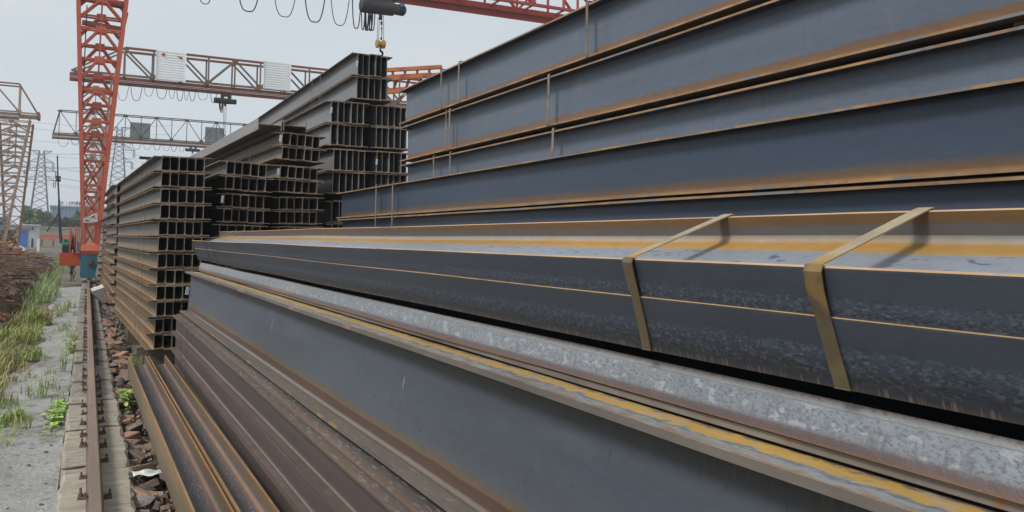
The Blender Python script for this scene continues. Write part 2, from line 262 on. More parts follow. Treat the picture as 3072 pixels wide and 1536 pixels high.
m_cr2 = plain('brown_olive_truss_paint', (.215, .165, .125), .7, 0, .25, 1.5, (.17, .085, .06), (.52, .68), 2.5, .05)
m_gunm = plain('dark_olive_paint', (.055, .052, .045), .6, 0, .3, 2, (.13, .08, .05), (.55, .7), 3, .05)
m_dull = plain('brown_weathered_paint', (.30, .135, .08), .7, 0, .25, 1.5, (.11, .08, .065), (.5, .68), 2, .05)
m_blue = plain('teal_blue_paint', (.045, .17, .235), .5, 0, .12, 3, (.10, .16, .18), (.66, .8), 4, .04)
m_orange = plain('bright_orange_paint', (.50, .085, .03), .45, 0, .1, 2)
m_green = plain('machine_green_paint', (.02, .16, .09), .45, 0, .12, 3)
m_dark = plain('dark_grease_metal', (.035, .035, .04), .5, .3, .3, 6)
m_rubber = plain('black_rubber', (.02, .02, .022), .6, 0, .2, 6)
m_yell = plain('hook_yellow_paint', (.55, .30, .03), .45, 0, .15, 6, (.25, .14, .03), (.62, .75), 8)
m_hoist = plain('hoist_grey_brown', (.085, .08, .085), .5, .2, .3, 3, (.16, .08, .065), (.52, .7), 2)
m_label = plain('blue_nameplate', (.07, .25, .52), .4, 0, .05)
m_white = plain('white_sheet_metal', (.84, .86, .88), .5, .0, .05, 2)
m_redmark = plain('red_sign_paint', (.62, .05, .05), .5)
m_louv = plain('grey_louvre', (.27, .28, .29), .6, 0, .2, 2)
m_banner = plain('white_banner_cloth', (.72, .71, .68), .8, 0, .06, 5)
m_bannerd = plain('dark_red_print', (.14, .025, .025), .8)
m_bannerr = plain('red_print', (.50, .06, .06), .8)
m_rail = zone_mat('worn_rail_brown', 'X', -.04, .04, [(0, (.14, .085, .055)), (.25, (.30, .215, .15)), (.75, (.31, .225, .16)), (1, (.15, .09, .06))], amp=.12, var=.25, specks=[(8, (1, .8, 1), .66, .05, (.36, .22, .12), None, 0, .7)], metal=.35, rough=(.36, .5))
m_clip = plain('rusty_rail_clip', (.125, .09, .062), .8, .05, .4, 20, (.19, .11, .06), (.52, .65), 15)
m_conc = zone_mat('sandy_concrete', 'X', -.2, .4, [(0, (.30, .265, .215)), (.5, (.33, .295, .24)), (1, (.29, .255, .205))], amp=.3, var=.3, varsc=(5, 9, 5), specks=[(9, (.35, 2.6, 1), .58, .05, (.20, .165, .12), None, 0, .7), (20, (.3, 2.2, 1), .60, .05, (.47, .42, .335), None, 0, .7), (30, (1, 1, 1), .66, .05, (.15, .12, .09), None, 0, .7)], metal=0, rough=(.85, .95), bump=(16, 1, (.3, 2.4, 1)), spec=.2)
m_concg = plain('grey_old_concrete', (.22, .195, .165), .9, 0, .3, 6, (.12, .10, .085), (.52, .7), 10, .7, 30, .2)
m_brick = [plain('red_brick', (.29, .165, .115), .9, 0, .35, 12, (.22, .17, .13), (.5, .7), 18, .5, 30, .5), plain('dull_brown_brick', (.22, .16, .12), .9, 0, .35, 10, None, (.5, .6), 8, .5, 30, .5),
           plain('grey_stone', (.28, .25, .215), .9, 0, .3, 9, (.09, .08, .07), (.5, .7), 14, .6, 30, .5), plain('dark_stone', (.07, .062, .056), .85, 0, .3, 9, None, (.5, .6), 8, .5, 30, .5)]
m_leaf = plain('bright_green_leaf', (.27, .40, .085), .55, 0, .3, 8, None, (.5, .6), 8, .1, 20, .6)
m_grass = plain('weed_green', (.26, .31, .10), .7, 0, .35, .9, (.26, .20, .07), (.50, .68), .8, .0, 20)
m_reed = plain('reed_green', (.30, .40, .17), .65, 0, .3, 1.5, (.20, .22, .10), (.5, .7), 2)
m_dry = plain('ochre_dry_weed', (.35, .29, .13), .8, 0, .3, 1.2, (.26, .30, .10), (.5, .66), 1.4)
m_bark = plain('bark', (.09, .075, .06), .9)
m_foli = [plain('tree_green', (.075, .115, .04), .7, 0, .45, .35), plain('tree_yellow_green', (.12, .155, .045), .7, 0, .4, .35), plain('shrub_dark_green', (.045, .075, .035), .7, 0, .4, .4)]
m_pylon = plain('galvanised_grey', (.07, .08, .09), .6, .3, .15)
m_wire = plain('line_wire', (.10, .11, .12), .5, .3)
m_sack = plain('white_woven_sack', (.60, .60, .58), .8, 0, .15, 8)
m_print = plain('grey_sack_print', (.12, .12, .13), .8)
m_bluep = plain('blue_plastic', (.12, .19, .42), .4)

# ground: packed dirt with darker and paler patches
def ground_mat():
    m, n, b = new_mat('yard_ground'); t = N(n, 'ShaderNodeTexCoord'); v = t.outputs['Object']
    c = rampc(n, noise(n, v, .55, 8, .62), [(.3, (.075, .058, .044)), (.5, (.125, .10, .078)), (.72, (.185, .165, .135))])
    c = mixc(n, smooth(n, noise(n, v, .11, 5, .6), .50, .66), c, (.10, .115, .05))
    c = mixc(n, 1.0, c, rampc(n, noise(n, v, 22, 5, .7), [(.3, (.7,)*3), (.7, (1.25,)*3)]), 'MULTIPLY')
    n.links.new(c, b.inputs['Base Color']); b.inputs['Roughness'].default_value = .95
    bp = N(n, 'ShaderNodeBump'); bp.inputs['Strength'].default_value = .5; bp.inputs['Distance'].default_value = .05
    n.links.new(noise(n, v, 14, 6, .65), bp.inputs['Height']); n.links.new(bp.outputs[0], b.inputs['Normal']); return m
m_ground = ground_mat()
def apron_mat():
    m, n, b = new_mat('pale_cement_apron'); t = N(n, 'ShaderNodeTexCoord'); v = t.outputs['Object']
    c = rampc(n, noise(n, v, 2.2, 8, .65), [(.28, (.25, .245, .23)), (.45, (.38, .378, .362)), (.70, (.47, .47, .458))])
    c = mixc(n, smooth(n, noise(n, v, 7, 8, .75), .55, .66), c, (.19, .18, .16)); c = mixc(n, smooth(n, noise(n, v, 1.1, 6, .7), .56, .70), c, (.20, .165, .12))
    c = mixc(n, smooth(n, noise(n, v, 6, 4, .6, (1, 3, 1)), .64, .68), c, (.12, .105, .085))
    c = mixc(n, 1.0, c, rampc(n, noise(n, v, 50, 5, .7), [(.3, (.82,)*3), (.7, (1.12,)*3)]), 'MULTIPLY')
    n.links.new(c, b.inputs['Base Color']); b.inputs['Roughness'].default_value = .92
    bp = N(n, 'ShaderNodeBump'); bp.inputs['Strength'].default_value = 1; bp.inputs['Distance'].default_value = .06
    n.links.new(noise(n, v, 16, 7, .7), bp.inputs['Height']); n.links.new(bp.outputs[0], b.inputs['Normal']); return m
m_apron = apron_mat()
m_scrapm = plain('rusty_scrap_dirt', (.15, .09, .062), .95, 0, .4, 2.5, (.05, .036, .028), (.48, .62), 5, .8, 12)
m_rod = [plain('brown_scrap_rod', (.17, .105, .07), .8, .1, .4, 3, None, (.5, .6), 8, .2, 20, .7), plain('pale_scrap_stick', (.30, .20, .12), .85, 0, .3, 3, None, (.5, .6), 8, .2, 20, .5), plain('orange_rust_rod', (.27, .11, .04), .85, 0, .3, 3, None, (.5, .6), 8, .2, 20, .5)]

# ------------------------------------------------------------------ ground and yard surfaces
GZ = -1.72
def build_ground():
    xs = [-1500, -400, -120, -60, -30] + [-20+i*1.0 for i in range(0, 41)] + [40, 80, 200, 500, 1500]
    ys = [-300, -60, -20] + [-8+i*1.5 for i in range(0, 60)] + [110, 150, 220, 350, 600, 1200, 2800]
    vs = []; fs = []
    for y in ys:
        for x in xs:
            a = .05 if (-19 < x < 19 and y < 80) else 0
            vs.append((x, y, GZ + a*math.sin(x*1.7+y*.6)*math.sin(y*.9-x*.4)*.5 + (.0 if y < 70 else min(1, (y-70)/60)*.10)))
    nx = len(xs)
    for j in range(len(ys)-1):
        for i in range(nx-1): fs.append((j*nx+i, j*nx+i+1, (j+1)*nx+i+1, (j+1)*nx+i))
    tag(mob('ground', mesh('ground', vs, fs, m_ground, None, True)), kind='structure')
build_ground()

def build_apron():
    vs = []; fs = []; n = 180; k = 12
    for j in range(n+1):
        y = 3 + j*.15
        left = -.72 - .16*math.sin(y*.8) - .12*math.sin(y*2.3+1) - max(0, y-14)*.012 - max(0, 11-y)*.09
        for i in range(k+1):
            f = i/k; x = -.118 + (left+.118)*f
            z = -1.685 + .014*math.sin(x*9+y*4)*math.sin(y*3.1) + .006*math.sin(x*31+y*17)*math.sin(y*23-x*11) - (.05 if i == k else 0) + random.uniform(-.004, .004)
            vs.append((x + (random.uniform(-.03, .03) if i == k else 0), y, z))
    for j in range(n):
        for i in range(k): a = j*(k+1)+i; fs.append((a, a+k+1, a+k+2, a+1))
    tag(mob('cement_path', mesh('cement_path', vs, fs, m_apron, None, True)), kind='structure')
build_apron()

# concrete strip under the crane rail, cast in separate blocks
def concrete_block(X0, X1, y0, y1, z0, z1, mat):
    ny = max(6, int((y1-y0)/.05)); V = []; ph = random.uniform(0, 9)
    J = lambda a: random.uniform(-a, a)
    for j in range(ny+1):
        y = y0+(y1-y0)*j/ny
        e = .005; wl_ = .007*math.sin(y*5+ph)+.005*math.sin(y*13+ph*2); wr_ = .008*math.sin(y*4+ph*3)+.006*math.sin(y*11+ph); x0, x1 = X0+wl_, X1+wr_
        row = [(x0-.015, y, z0), (x0+J(e), y, z1-.018+J(.006)), (x0+.02+J(.006), y, z1+J(.004)), ((x0+x1)/2, y, z1+J(.003)), (x1-.02+J(.006), y, z1+J(.004)), (x1+J(e), y, z1-.018+J(.006)), (x1+.015, y, z0)]
        V += row
    F = []; k = 7
    for j in range(ny):
        for i in range(k-1): a = j*k+i; F.append((a, a+1, a+k+1, a+k))
    F += [tuple(range(k))[::-1], tuple(ny*k+i for i in range(k))]
    return mesh('concrete_block', V, F, mat)
strip = thing('rail_foundation', None, None); strip['kind'] = 'structure'
y = 2.6
ends = [6.1, 8.95]
while ends[-1] < 60: ends.append(ends[-1]+random.uniform(2.6, 3.6))
for i, e in enumerate(ends):
    near = i < 2
    o = mob('concrete_block', concrete_block(-.105 if near else -.10, .312 if near else .305, y+.006, e-.006, -1.8, -1.572 if near else -1.588, m_conc if near else m_concg), strip)
    y = e

# ------------------------------------------------------------------ crane rail with clips
def rail_profile():
    half = [(0.046, 0), (.046, .008), (.012, .022), (.007, .035), (.007, .085), (.028, .095), (.0315, .104), (.0315, .116), (.024, .122)]
    return half + [(-x, z) for x, z in reversed(half)]
pf = rail_profile()
rail = thing('crane_rail', 'long brown steel crane rail bolted to the concrete strip', 'rail', (.09, 0, -1.572))
seg = [2.6, 7.78, 15.2, 23.0, 31.0, 39.0, 60.0]
for a, b_ in zip(seg, seg[1:]):
    fa = (Vector((0, a+.003, 0)), Vector((1, 0, 0)), Vector((0, 0, 1))); fb = (Vector((0, b_-.003, 0)), Vector((1, 0, 0)), Vector((0, 0, 1)))
    mob('rail_length', MB().prism(pf, fa, fb).me('rail_length', m_rail), rail)
cb = MB(); cb.box((-.028, -.034, 0), (.028, .034, .014)); cb.box((-.03, -.02, .014), (-.006, .02, .03)); clip_me = cb.me('rail_clip', m_clip)
bb = MB(); bb.tube([(.012, 0, .012), (.012, 0, .03)], .017, 6); bb.tube([(.012, 0, .03), (.012, 0, .062)], .009, 6); bolt_me = bb.me('clip_bolt', m_clip)
tb = MB(); tb.tube([(-.09, 0, .004), (-.03, .01, .006), (.05, -.004, .004)], [.006, .009, .006], 5); tie_me = tb.me('tie_bar', m_clip)
y = 4.6; k = 0
while y < 27:
    for s in (-1, 1):
        if random.random() < .78:
            c = mob('rail_clip', clip_me, rail, (s*.068+random.uniform(-.004, .004), y+random.uniform(-.05, .05), 0), (0, 0, (math.pi if s < 0 else 0)+random.uniform(-.25, .25)))
            c.scale = (random.uniform(.7, .95), random.uniform(.6, 1.1), random.uniform(.7, 1.1))
            mob('clip_bolt', bolt_me, c)
        if k % 3 == 0 and random.random() < .6:
            t = mob('tie_bar', tie_me, rail, (s*.14, y+.2+random.uniform(-.1, .1), 0), (0, 0, (math.pi if s < 0 else 0)+random.uniform(-.15, .15)))
    y += random.uniform(.36, .5); k += 1

# ------------------------------------------------------------------ H beams
BEAMS = {}
def beam_mesh(b, h, tw, tf, Ln, mats, sgn=1):
    """rolled section, flange width along local X, height along Z, length along Y (sgn * Ln)"""
    key = (b, h, tw, tf, Ln, sgn, tuple(m.name for m in mats))
    if key in BEAMS: return BEAMS[key]
    r = min(.018, b*.12); t = tw/2
    arc = [(t+r-r*math.sin(k*math.pi/8), tf+r-r*math.cos(k*math.pi/8)) for k in range(5)]
    right = [(b/2, 0), (b/2, tf)] + arc + [(x, h-z) for x, z in reversed(arc)] + [(b/2, h-tf), (b/2, h)]
    fl = 5 if len(mats) > 5 else 0
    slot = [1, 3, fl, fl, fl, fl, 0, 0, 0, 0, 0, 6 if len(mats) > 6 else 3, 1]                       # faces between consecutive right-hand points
    prof = right + [(-x, z) for x, z in reversed(right)]
    slots = slot + [2] + slot[::-1] + [2]
    n = len(prof); y0, y1 = (0, Ln) if sgn > 0 else (-Ln, 0)
    nseg = 14 if Ln > 11 else 4; vs = []; wr = random.Random(int(b*1e4+h*1e3))
    bow = [(wr.uniform(-.0025, .0025), wr.uniform(-.0025, .0025), wr.uniform(-.0015, .0015)) for _ in range(nseg+1)]
    for j in range(nseg+1):
        yy = y0+(y1-y0)*j/nseg; kx, kz, kt = bow[j]; vs += [(x+kx+kt*(z/h-.5), yy, z+kz*.6+kt*(1 if x > 0 else -1)*abs(x)/b*1.5) for x, z in prof]
    fs = []; mi = []
    for j in range(nseg):
        for i in range(n): fs.append((j*n+i, (j+1)*n+i, (j+1)*n+(i+1) % n, j*n+(i+1) % n)); mi.append(slots[i])
    # end caps as flange, web, flange
    for base, flip in ((0, False), (nseg*n, True)):
        for f in ([0, 1, 2, 25, 26, 27], [2, 3, 4, 5, 6, 21, 22, 23, 24, 25], [6, 7, 20, 21], [7, 8, 9, 10, 11, 16, 17, 18, 19, 20], [11, 12, 13, 14, 15, 16]):
            f = [base+i for i in f]; fs.append(tuple(f if not flip else f[::-1])); mi.append(4)
    me = mesh('steel_beam', vs, fs, mats, mi)
    fil = set(range(2, 6)) | set(range(7, 11)) | set(range(n-1-6, n-1-2)) | set(range(n-1-11, n-1-7))
    me.polygons.foreach_set('use_smooth', [(k % n) in fil and k < nseg*n for k in range(len(fs))])
    BEAMS[key] = me; return me
def band_mesh(x0, x1, z0, z1, wd, mat, th=.0025, sag=0, sk=0):
    """flat strap wound round a rectangle x0..x1, z0..z1 (slightly rounded corners), width along Y; sk skews the far side"""
    c = .006; b = MB()
    P = [(x0, z0+c), (x0, (z0+z1)/2), (x0, z1-c), (x0+c, z1), ((x0+x1)/2, z1-sag), (x1-c, z1), (x1, z1-c), (x1, z0+c), (x1-c, z0), (x0+c, z0)]
    cx, cz = (x0+x1)/2, (z0+z1)/2; n = len(P); vs = []
    for p in P:
        ox = th if p[0] > cx else -th; oz = th if p[1] > cz else -th
        yo = sk*(p[0]-x0)/max(1e-6, x1-x0) + random.uniform(-.006, .006)
        for yy in (-wd/2, wd/2):
            vs.append((p[0], yy+yo, p[1])); vs.append((p[0]+ox, yy+yo, p[1]+oz))
    fs = []
    for i in range(n):
        a = i*4; d = ((i+1) % n)*4
        fs += [(a, d, d+2, a+2), (a+1, a+3, d+3, d+1), (a, a+1, d+1, d), (a+2, d+2, d+3, a+3)]
    return b.add(vs, fs).me('strap', mat)

def bundle(label, group, loc, yaw, n, rows, p, b, h, tw, tf, Ln, mats, sgn=1, t=.011, tilt=0, straps=(), smat=None, swd=.03, off=1, jit=.004, name='beam_bundle', webmats=None, cat='beam bundle'):
    root = thing(name, label, cat, loc, (0, tilt, yaw), group)
    me = beam_mesh(b, h, tw, tf, Ln, mats, sgn)
    pitch = h+t
    for r in range(rows):
        for i in range(n):
            o = mob('steel_beam', me, root, (i*p+random.uniform(-jit, jit)*.6, random.uniform(-jit, jit)*9, r*(pitch+.002)+(i % 2)*t*off + .0005*i), (0, random.uniform(-jit, jit)*1.2, 0))
    H = rows*(pitch+.002)
    zlo = min(0, t*off) - .003
    for sy in straps:
        mob('strap', band_mesh(-b/2-.005, (n-1)*p+b/2+.005, zlo, H+(0 if off > 0 else -t)+.004, swd, smat or m_strapd), root, (0, sy, 0))
    return root
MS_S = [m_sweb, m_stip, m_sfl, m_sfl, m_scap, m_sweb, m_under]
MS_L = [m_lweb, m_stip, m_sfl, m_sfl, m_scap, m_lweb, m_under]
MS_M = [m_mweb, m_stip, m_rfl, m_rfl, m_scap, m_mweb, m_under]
ORD = ['topmost', 'second from the top', 'third from the top', 'fourth from the top', 'fifth from the top', 'lowest']

# --- left column next to the rail: six bundles high
tops = [1.061, .641, .222, -.198, -.610, -1.030]
xw = [.826, .824, .813, .812, .808, .800]
for i in range(6):
    bundle('strapped bundle of H beams, %s in the tall stack nearest the rail' % ORD[i], 'bundles in the tall stack nearest the rail', (xw[i], 11.2+random.uniform(-.03, .03), tops[i]-.414), R(2.0), 6, 2, .1035, .1965, .1935, .0085, .0105, 7.05, MS_S if i < 3 else MS_L, t=.0115, straps=(.85, 1.45) if i < 5 else (.9, 1.4), smat=m_strapd, swd=.024)
# timber bearers under it
for k, yy in enumerate((11.6, 14.2, 17.0)):
    tag(block('timber_bearer', (.62, yy, -1.72), (1.5, yy+.14, -1.449), m_timber), ['grey timber block under the near end of the left stack', 'grey timber block under the middle of the left stack', 'grey timber block under the far end of the left stack'][k], 'timber', 'timbers under the left stack')
tag(block('timber_bearer', (.60, 12.0, 1.068), (1.0, 12.1, 1.10), m_dark), 'grey timber lying across the top of the tall left stack', 'timber')
# --- stack behind it
for i in range(6):
    bundle('bundle of H beams, %s in the second stack along the rail' % ORD[i], 'bundles in the second stack along the rail', (.525+.012*(i % 3), 18.7+.05*i, 1.10-.42*(i+1)), R(.9), 5, 2, .1035, .1965, .1935, .0085, .0105, 5.3, MS_S if i < 3 else MS_L, t=.0115, straps=(1.0, 4.0), smat=m_strapd)
for i in range(5):
    bundle('bundle of H beams, %s in the far stack by the crane leg' % (['topmost', 'second from the top', 'middle one', 'second from the bottom', 'lowest'][i]), 'bundles in the far stack by the crane leg', (.50+.02*(i % 2), 24.6, .55-.42*(i+1)), R(.2), 5, 2, .1035, .1965, .1935, .0085, .0105, 7, MS_S if i < 2 else MS_L, t=.0115, straps=(1.2, 5.0), smat=m_strapd)
# --- second column
c2 = [(1.667, 11.65, 1.086, .35), (1.655, 11.65, .634, -.2), (1.602, 11.62, .205, 0), (1.60, 11.62, -.215, 0), (1.60, 11.62, -.635, 0)]
for i, (x, yy, tp, tl) in enumerate(c2):
    bundle('bundle of H beams, %s in the second column from the rail' % ['topmost', 'second from the top', 'middle one', 'second from the bottom', 'lowest'][i], 'bundles in the second column from the rail', (x, yy, tp-.412), R(2.0), 6, 2, .1075, .2045, .1935, .0085, .0105, 9, MS_S, t=.0115, tilt=R(2.0+tl), straps=(1.8, 2.5), smat=m_strapg, swd=.02)
# --- third column
c3 = [(2.517, 12.1, 1.602, 2.2), (2.497, 12.1, 1.112, 2.0), (2.515, 12.1, .638, -.5), (2.51, 12.1, .20, 0), (2.51, 12.1, -.22, 0)]
for i, (x, yy, tp, tl) in enumerate(c3):
    bundle('bundle of H beams, %s in the third column from the rail' % ['topmost', 'second from the top', 'middle one', 'second from the bottom', 'lowest'][i], 'bundles in the third column from the rail', (x, yy, tp-.412), R(2.0), 6, 2, .1125, .214, .1935, .0085, .0105, 9, MS_S, t=.0115, tilt=R(tl), straps=(1.7, 2.4), smat=m_strapg, swd=.02)
# two wide beams lying on their sides on the third column
for k, (x, lab) in enumerate(((2.185, 'wide H beam lying on its side on the third column, left one'), (2.555, 'wide H beam lying on its side on the third column, right one'))):
    o = mob('steel_beam', beam_mesh(.168, .352, .008, .012, 7.5, [m_mweb, m_stip, m_gfl, m_gfl, m_scap])); o.location = (x, 12.2, 1.708+.012*k); o.rotation_euler = (0, R(90), R(2.0)); tag(o, lab, 'steel beam', 'wide beams lying on the third column')
# --- fourth column: deep sections, bundles side by side
MB4 = dict(p=.1105, b=.208, h=.373, tw=.0105, tf=.0125, Ln=12.6, mats=MS_M, t=.0125)
lay = [('upper', 2.400, 3.622, 4.432, 13.44), ('middle', 1.580, 3.664, 4.436, 13.40), ('lower', .690, 3.664, 4.43, 13.42)]
for nm, tp, xa, xb, yy in lay:
    bundle('bundle of deep H beams, left of the %s pair in the centre stack' % nm, 'bundles of deep H beams in the tall centre stack', (xa, yy, tp-.786), R(1.2), 6, 2, straps=(2.3, 3.0), smat=m_strapg, swd=.022, **MB4)
    bundle('bundle of deep H beams, right of the %s pair in the centre stack' % nm, 'bundles of deep H beams in the tall centre stack', (xb, yy+.05, tp-.770), R(1.2), 6, 2, straps=(2.4,), smat=m_strapg, **MB4)
bundle('light grey bundle of deep H beams crowning the centre stack under the hook', 'bundles of deep H beams in the tall centre stack', (4.048, 13.44, 2.458), R(0.0), 6, 2, .1085, .208, .388, .008, .0125, 13.1, MS_M, t=.0125, straps=(2.1, 2.75, 11.6), smat=m_strapg, swd=.03)
for k, yy in enumerate((13.9, 18.0, 22.0)):
    tag(block('timber_bearer', (3.9, yy, 2.404), (4.75, yy+.1, 2.455), m_timber), ['timber spacer under the near end of the crowning bundle', 'timber spacer under the middle of the crowning bundle', 'timber spacer under the far end of the crowning bundle'][k], 'timber', 'timber spacers under the crowning bundle')

# ------------------------------------------------------------------ right hand pile of big beams (running towards and past the camera)
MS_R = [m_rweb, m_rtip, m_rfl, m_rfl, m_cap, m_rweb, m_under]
rz = [1.438, .978, .518]; rs = [(-1.31, -1.77, -4.16), (-1.44, -1.54, -3.58), (-1.10, -1.55, -3.65)]
for i in range(3):
    bundle(['bundle of big blue grey H beams, topmost layer of the right hand pile', 'bundle of big blue grey H beams, second layer of the right hand pile', 'bundle of big blue grey H beams, third layer half hidden in the right hand pile'][i], 'layers of big beams in the right hand pile', (3.445+.008*i, 9.3, rz[i]), R(.15), 5, 1, .106, .202, .417, .009, .014, 12, MS_R, sgn=-1, t=.014, straps=rs[i], smat=m_strapg, swd=.034)
for i, zz in enumerate((1.412, .952)):
    for k, yy in enumerate((8.7, 5.2, 1.9)):
        tag(block('timber_bearer', (3.46, yy, zz), (3.95, yy+.09, zz+.025), m_timber), '%s dark spacer between the %s of the right hand pile' % (['far', 'middle', 'near'][k], ['top two layers', 'second and third layers'][i]), 'timber', 'spacers in the right hand pile')
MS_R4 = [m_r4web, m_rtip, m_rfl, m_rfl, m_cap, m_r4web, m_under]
bundle('bundle of slate blue H beams in front of the right hand pile', None, (2.665, 9.3, -.056), R(.15), 8, 2, .075, .132, .300, .008, .012, 12, MS_R4, sgn=-1, t=.012, straps=(-1.43, -1.93), smat=m_strapg, swd=.03)

# ------------------------------------------------------------------ foreground pile
# two beams on their sides beside the rubble
MS_C = [m_cweb, m_ctip, m_couter, m_cinner, m_cap, m_fil]
for k, (x, lab) in enumerate(((.437, 'rusty H beam lying on its side next to the brick rubble'), (.633, 'dark H beam lying on its side against the brown beam bundle'))):
    o = mob('steel_beam', beam_mesh(.2, .178, .009, .012, 9.0, MS_C, -1)); o.location = (x, 9.68-.02*k, -1.405-.004*k); o.rotation_euler = (0, R(90), R(.5)); tag(o, lab, 'steel beam', 'beams lying on their sides by the rubble')
for k, yy in enumerate((9.2, 6.6, 3.6)):
    tag(block('timber_bearer', (.50, yy, -1.74), (1.6, yy+.12, -1.512), m_timber), ['timber under the far ends of the two lying beams', 'timber under the middle of the two lying beams', 'timber under the near ends of the two lying beams'][k], 'timber', 'timbers under the lying beams')
# brown bundle
MS_B = [m_bweb, m_btip, m_btop, m_bweb, m_cap, m_fil]
bundle('brown bundle of slim H beams under the big front beam', None, (.917, 9.7, -1.426), R(.22), 7, 3, .0505, .100, .1795, .006, .009, 12, MS_B, sgn=-1, t=.0085, straps=(-1.02, -1.48), smat=m_strapd, swd=.014)
# big single beam
MS_G = [m_gweb, m_gtip, m_gtop, m_gbot, m_cap, m_fil]
o = mob('steel_beam', beam_mesh(.17, .458, .011, .018, 12, MS_G, -1)); o.location = (1.029, 9.7, -.838); o.rotation_euler = (0, R(5), R(.47))
big = tag(o, 'big single H beam with yellow striped top flange in the foreground', 'steel beam')
# pale scuff marks on its web
for (ly, lz, ln) in ((-1.0, .30, .07), (-4.35, .27, .09), (-6.75, .29, .055)):
    s = MB(); pts = [(-.0060, ly+math.sin(k*.9)*.004, lz+ln*(k/5-.5)) for k in range(6)]
    wv = [.001, .004, .006, .007, .004, .001]
    vs = [(p[0]-.0004, p[1]+sg*wv[i], p[2]) for i, p in enumerate(pts) for sg in (-1, 1)]
    s.add(vs, [(2*i, 2*i+1, 2*i+3, 2*i+2) for i in range(5)])
    mob('scuff_mark', s.me('scuff_mark', plain('pale_scuff', (.30, .27, .25), .7)), big)
# white speckled beam leaning behind it
MS_W = [m_rfl, m_wtip, m_wface, m_rfl, m_cap]
o = mob('steel_beam', beam_mesh(.088, .15, .008, .014, 12, MS_W, -1)); o.location = (1.1404, 9.7, -.3177); o.rotation_euler = (0, R(107), R(.42))
tag(o, 'leaning H beam with a white speckled flange and rusty lower edge', 'steel beam')
bundle('dark bundle of H beams under and behind the tilted bundle', None, (1.47, 9.5, -1.57), R(.42), 7, 3, .12, .225, .430, .009, .013, 11.5, MS_R4, sgn=-1, t=.013)
o = mob('steel_beam', beam_mesh(.10, .45, .008, .016, 12, [m_gbot, m_wtip, m_gbot, m_gbot, m_cap], -1)); o.location = (1.188, 9.66, -.8125); o.rotation_euler = (0, 0, R(.42))
tag(o, 'slim H beam squeezed between the big front beam and the speckled beam', 'steel beam')
# tilted bundle with the two wide straps
MS_T = [m_tweb, m_ttip, m_tface, m_tinner, m_cap]
th = R(70); b_, p_, h_ = .135, .09, .318
x0 = 1.05+math.cos(th)*b_/2; z0 = -.032-math.sin(th)*b_/2
T = bundle('tilted bundle of two dark H beams bound by two wide straps', None, (x0, 9.7, z0), R(.42), 2, 1, p_, b_, h_, .009, .010, 12, MS_T, sgn=-1, t=.006, tilt=th, off=-1, jit=0)
def tstrap(ly, wd, mat, tail=0, sk=0, sb=.05):
    """strap over the open cup: down the left face, straight across to the far flange"""
    b = MB(); e = .0022
    P = [(.157, -.012, sb), (.157, -.0085, sb*.9), (.10, -.0085, sb*.5), (.02, -.0085, sb*.15), (-.03, -.010, .0), (-.062, -.010, -.004), (-.0715, -.003, -.004), (-.0705, .010, 0), (-.070, h_/2, .0), (-.070, h_-.008, .0), (-.069, h_+.006, .0), (-.04, h_+.010, 0), (.15, h_+.010, 0), (.16, h_, 0), (.162, -.004, sb)]
    vs = []
    for i, (x, z, yo) in enumerate(P):
        w2 = wd/2*(1.15 if 4 <= i <= 6 else 1)
        tw_ = .006*math.sin(i*1.3)
        for yy, dz in ((-w2, -tw_*.3), (w2, tw_*.3)):
            vs.append((x+dz*.3, ly+yy+yo+sk*z, z)); vs.append((x-e, ly+yy+yo+sk*z, z-e*(1 if z < h_/2 else -1)))
    n = len(P); fs = []
    for i in range(n-1):
        a, d = i*4, (i+1)*4
        fs += [(a, d, d+2, a+2), (a+1, a+3, d+3, d+1), (a, a+1, d+1, d), (a+2, d+2, d+3, a+3)]
    b.add(vs, fs)
    if tail:
        q = [(-.0725, ly+wd/2-k*tail/7, h_-.004+.004*math.sin(k*1.2)) for k in range(8)]
        vv = [(p[0]-(.0012+.0022*math.sin(k/7*math.pi)), p[1], p[2]+dz) for k, p in enumerate(q) for dz in (-.006, .006)]
        b.add(vv, [(2*i, 2*i+1, 2*i+3, 2*i+2) for i in range(7)])
    return mob('strap', b.me('strap', mat), T)
tstrap(-8.19, .031, m_strap, 0, 0, .018); tstrap(-8.72, .033, m_strap, 0, 0, -.006); tstrap(-1.04, .018, m_strap); tstrap(-1.52, .018, m_strap)

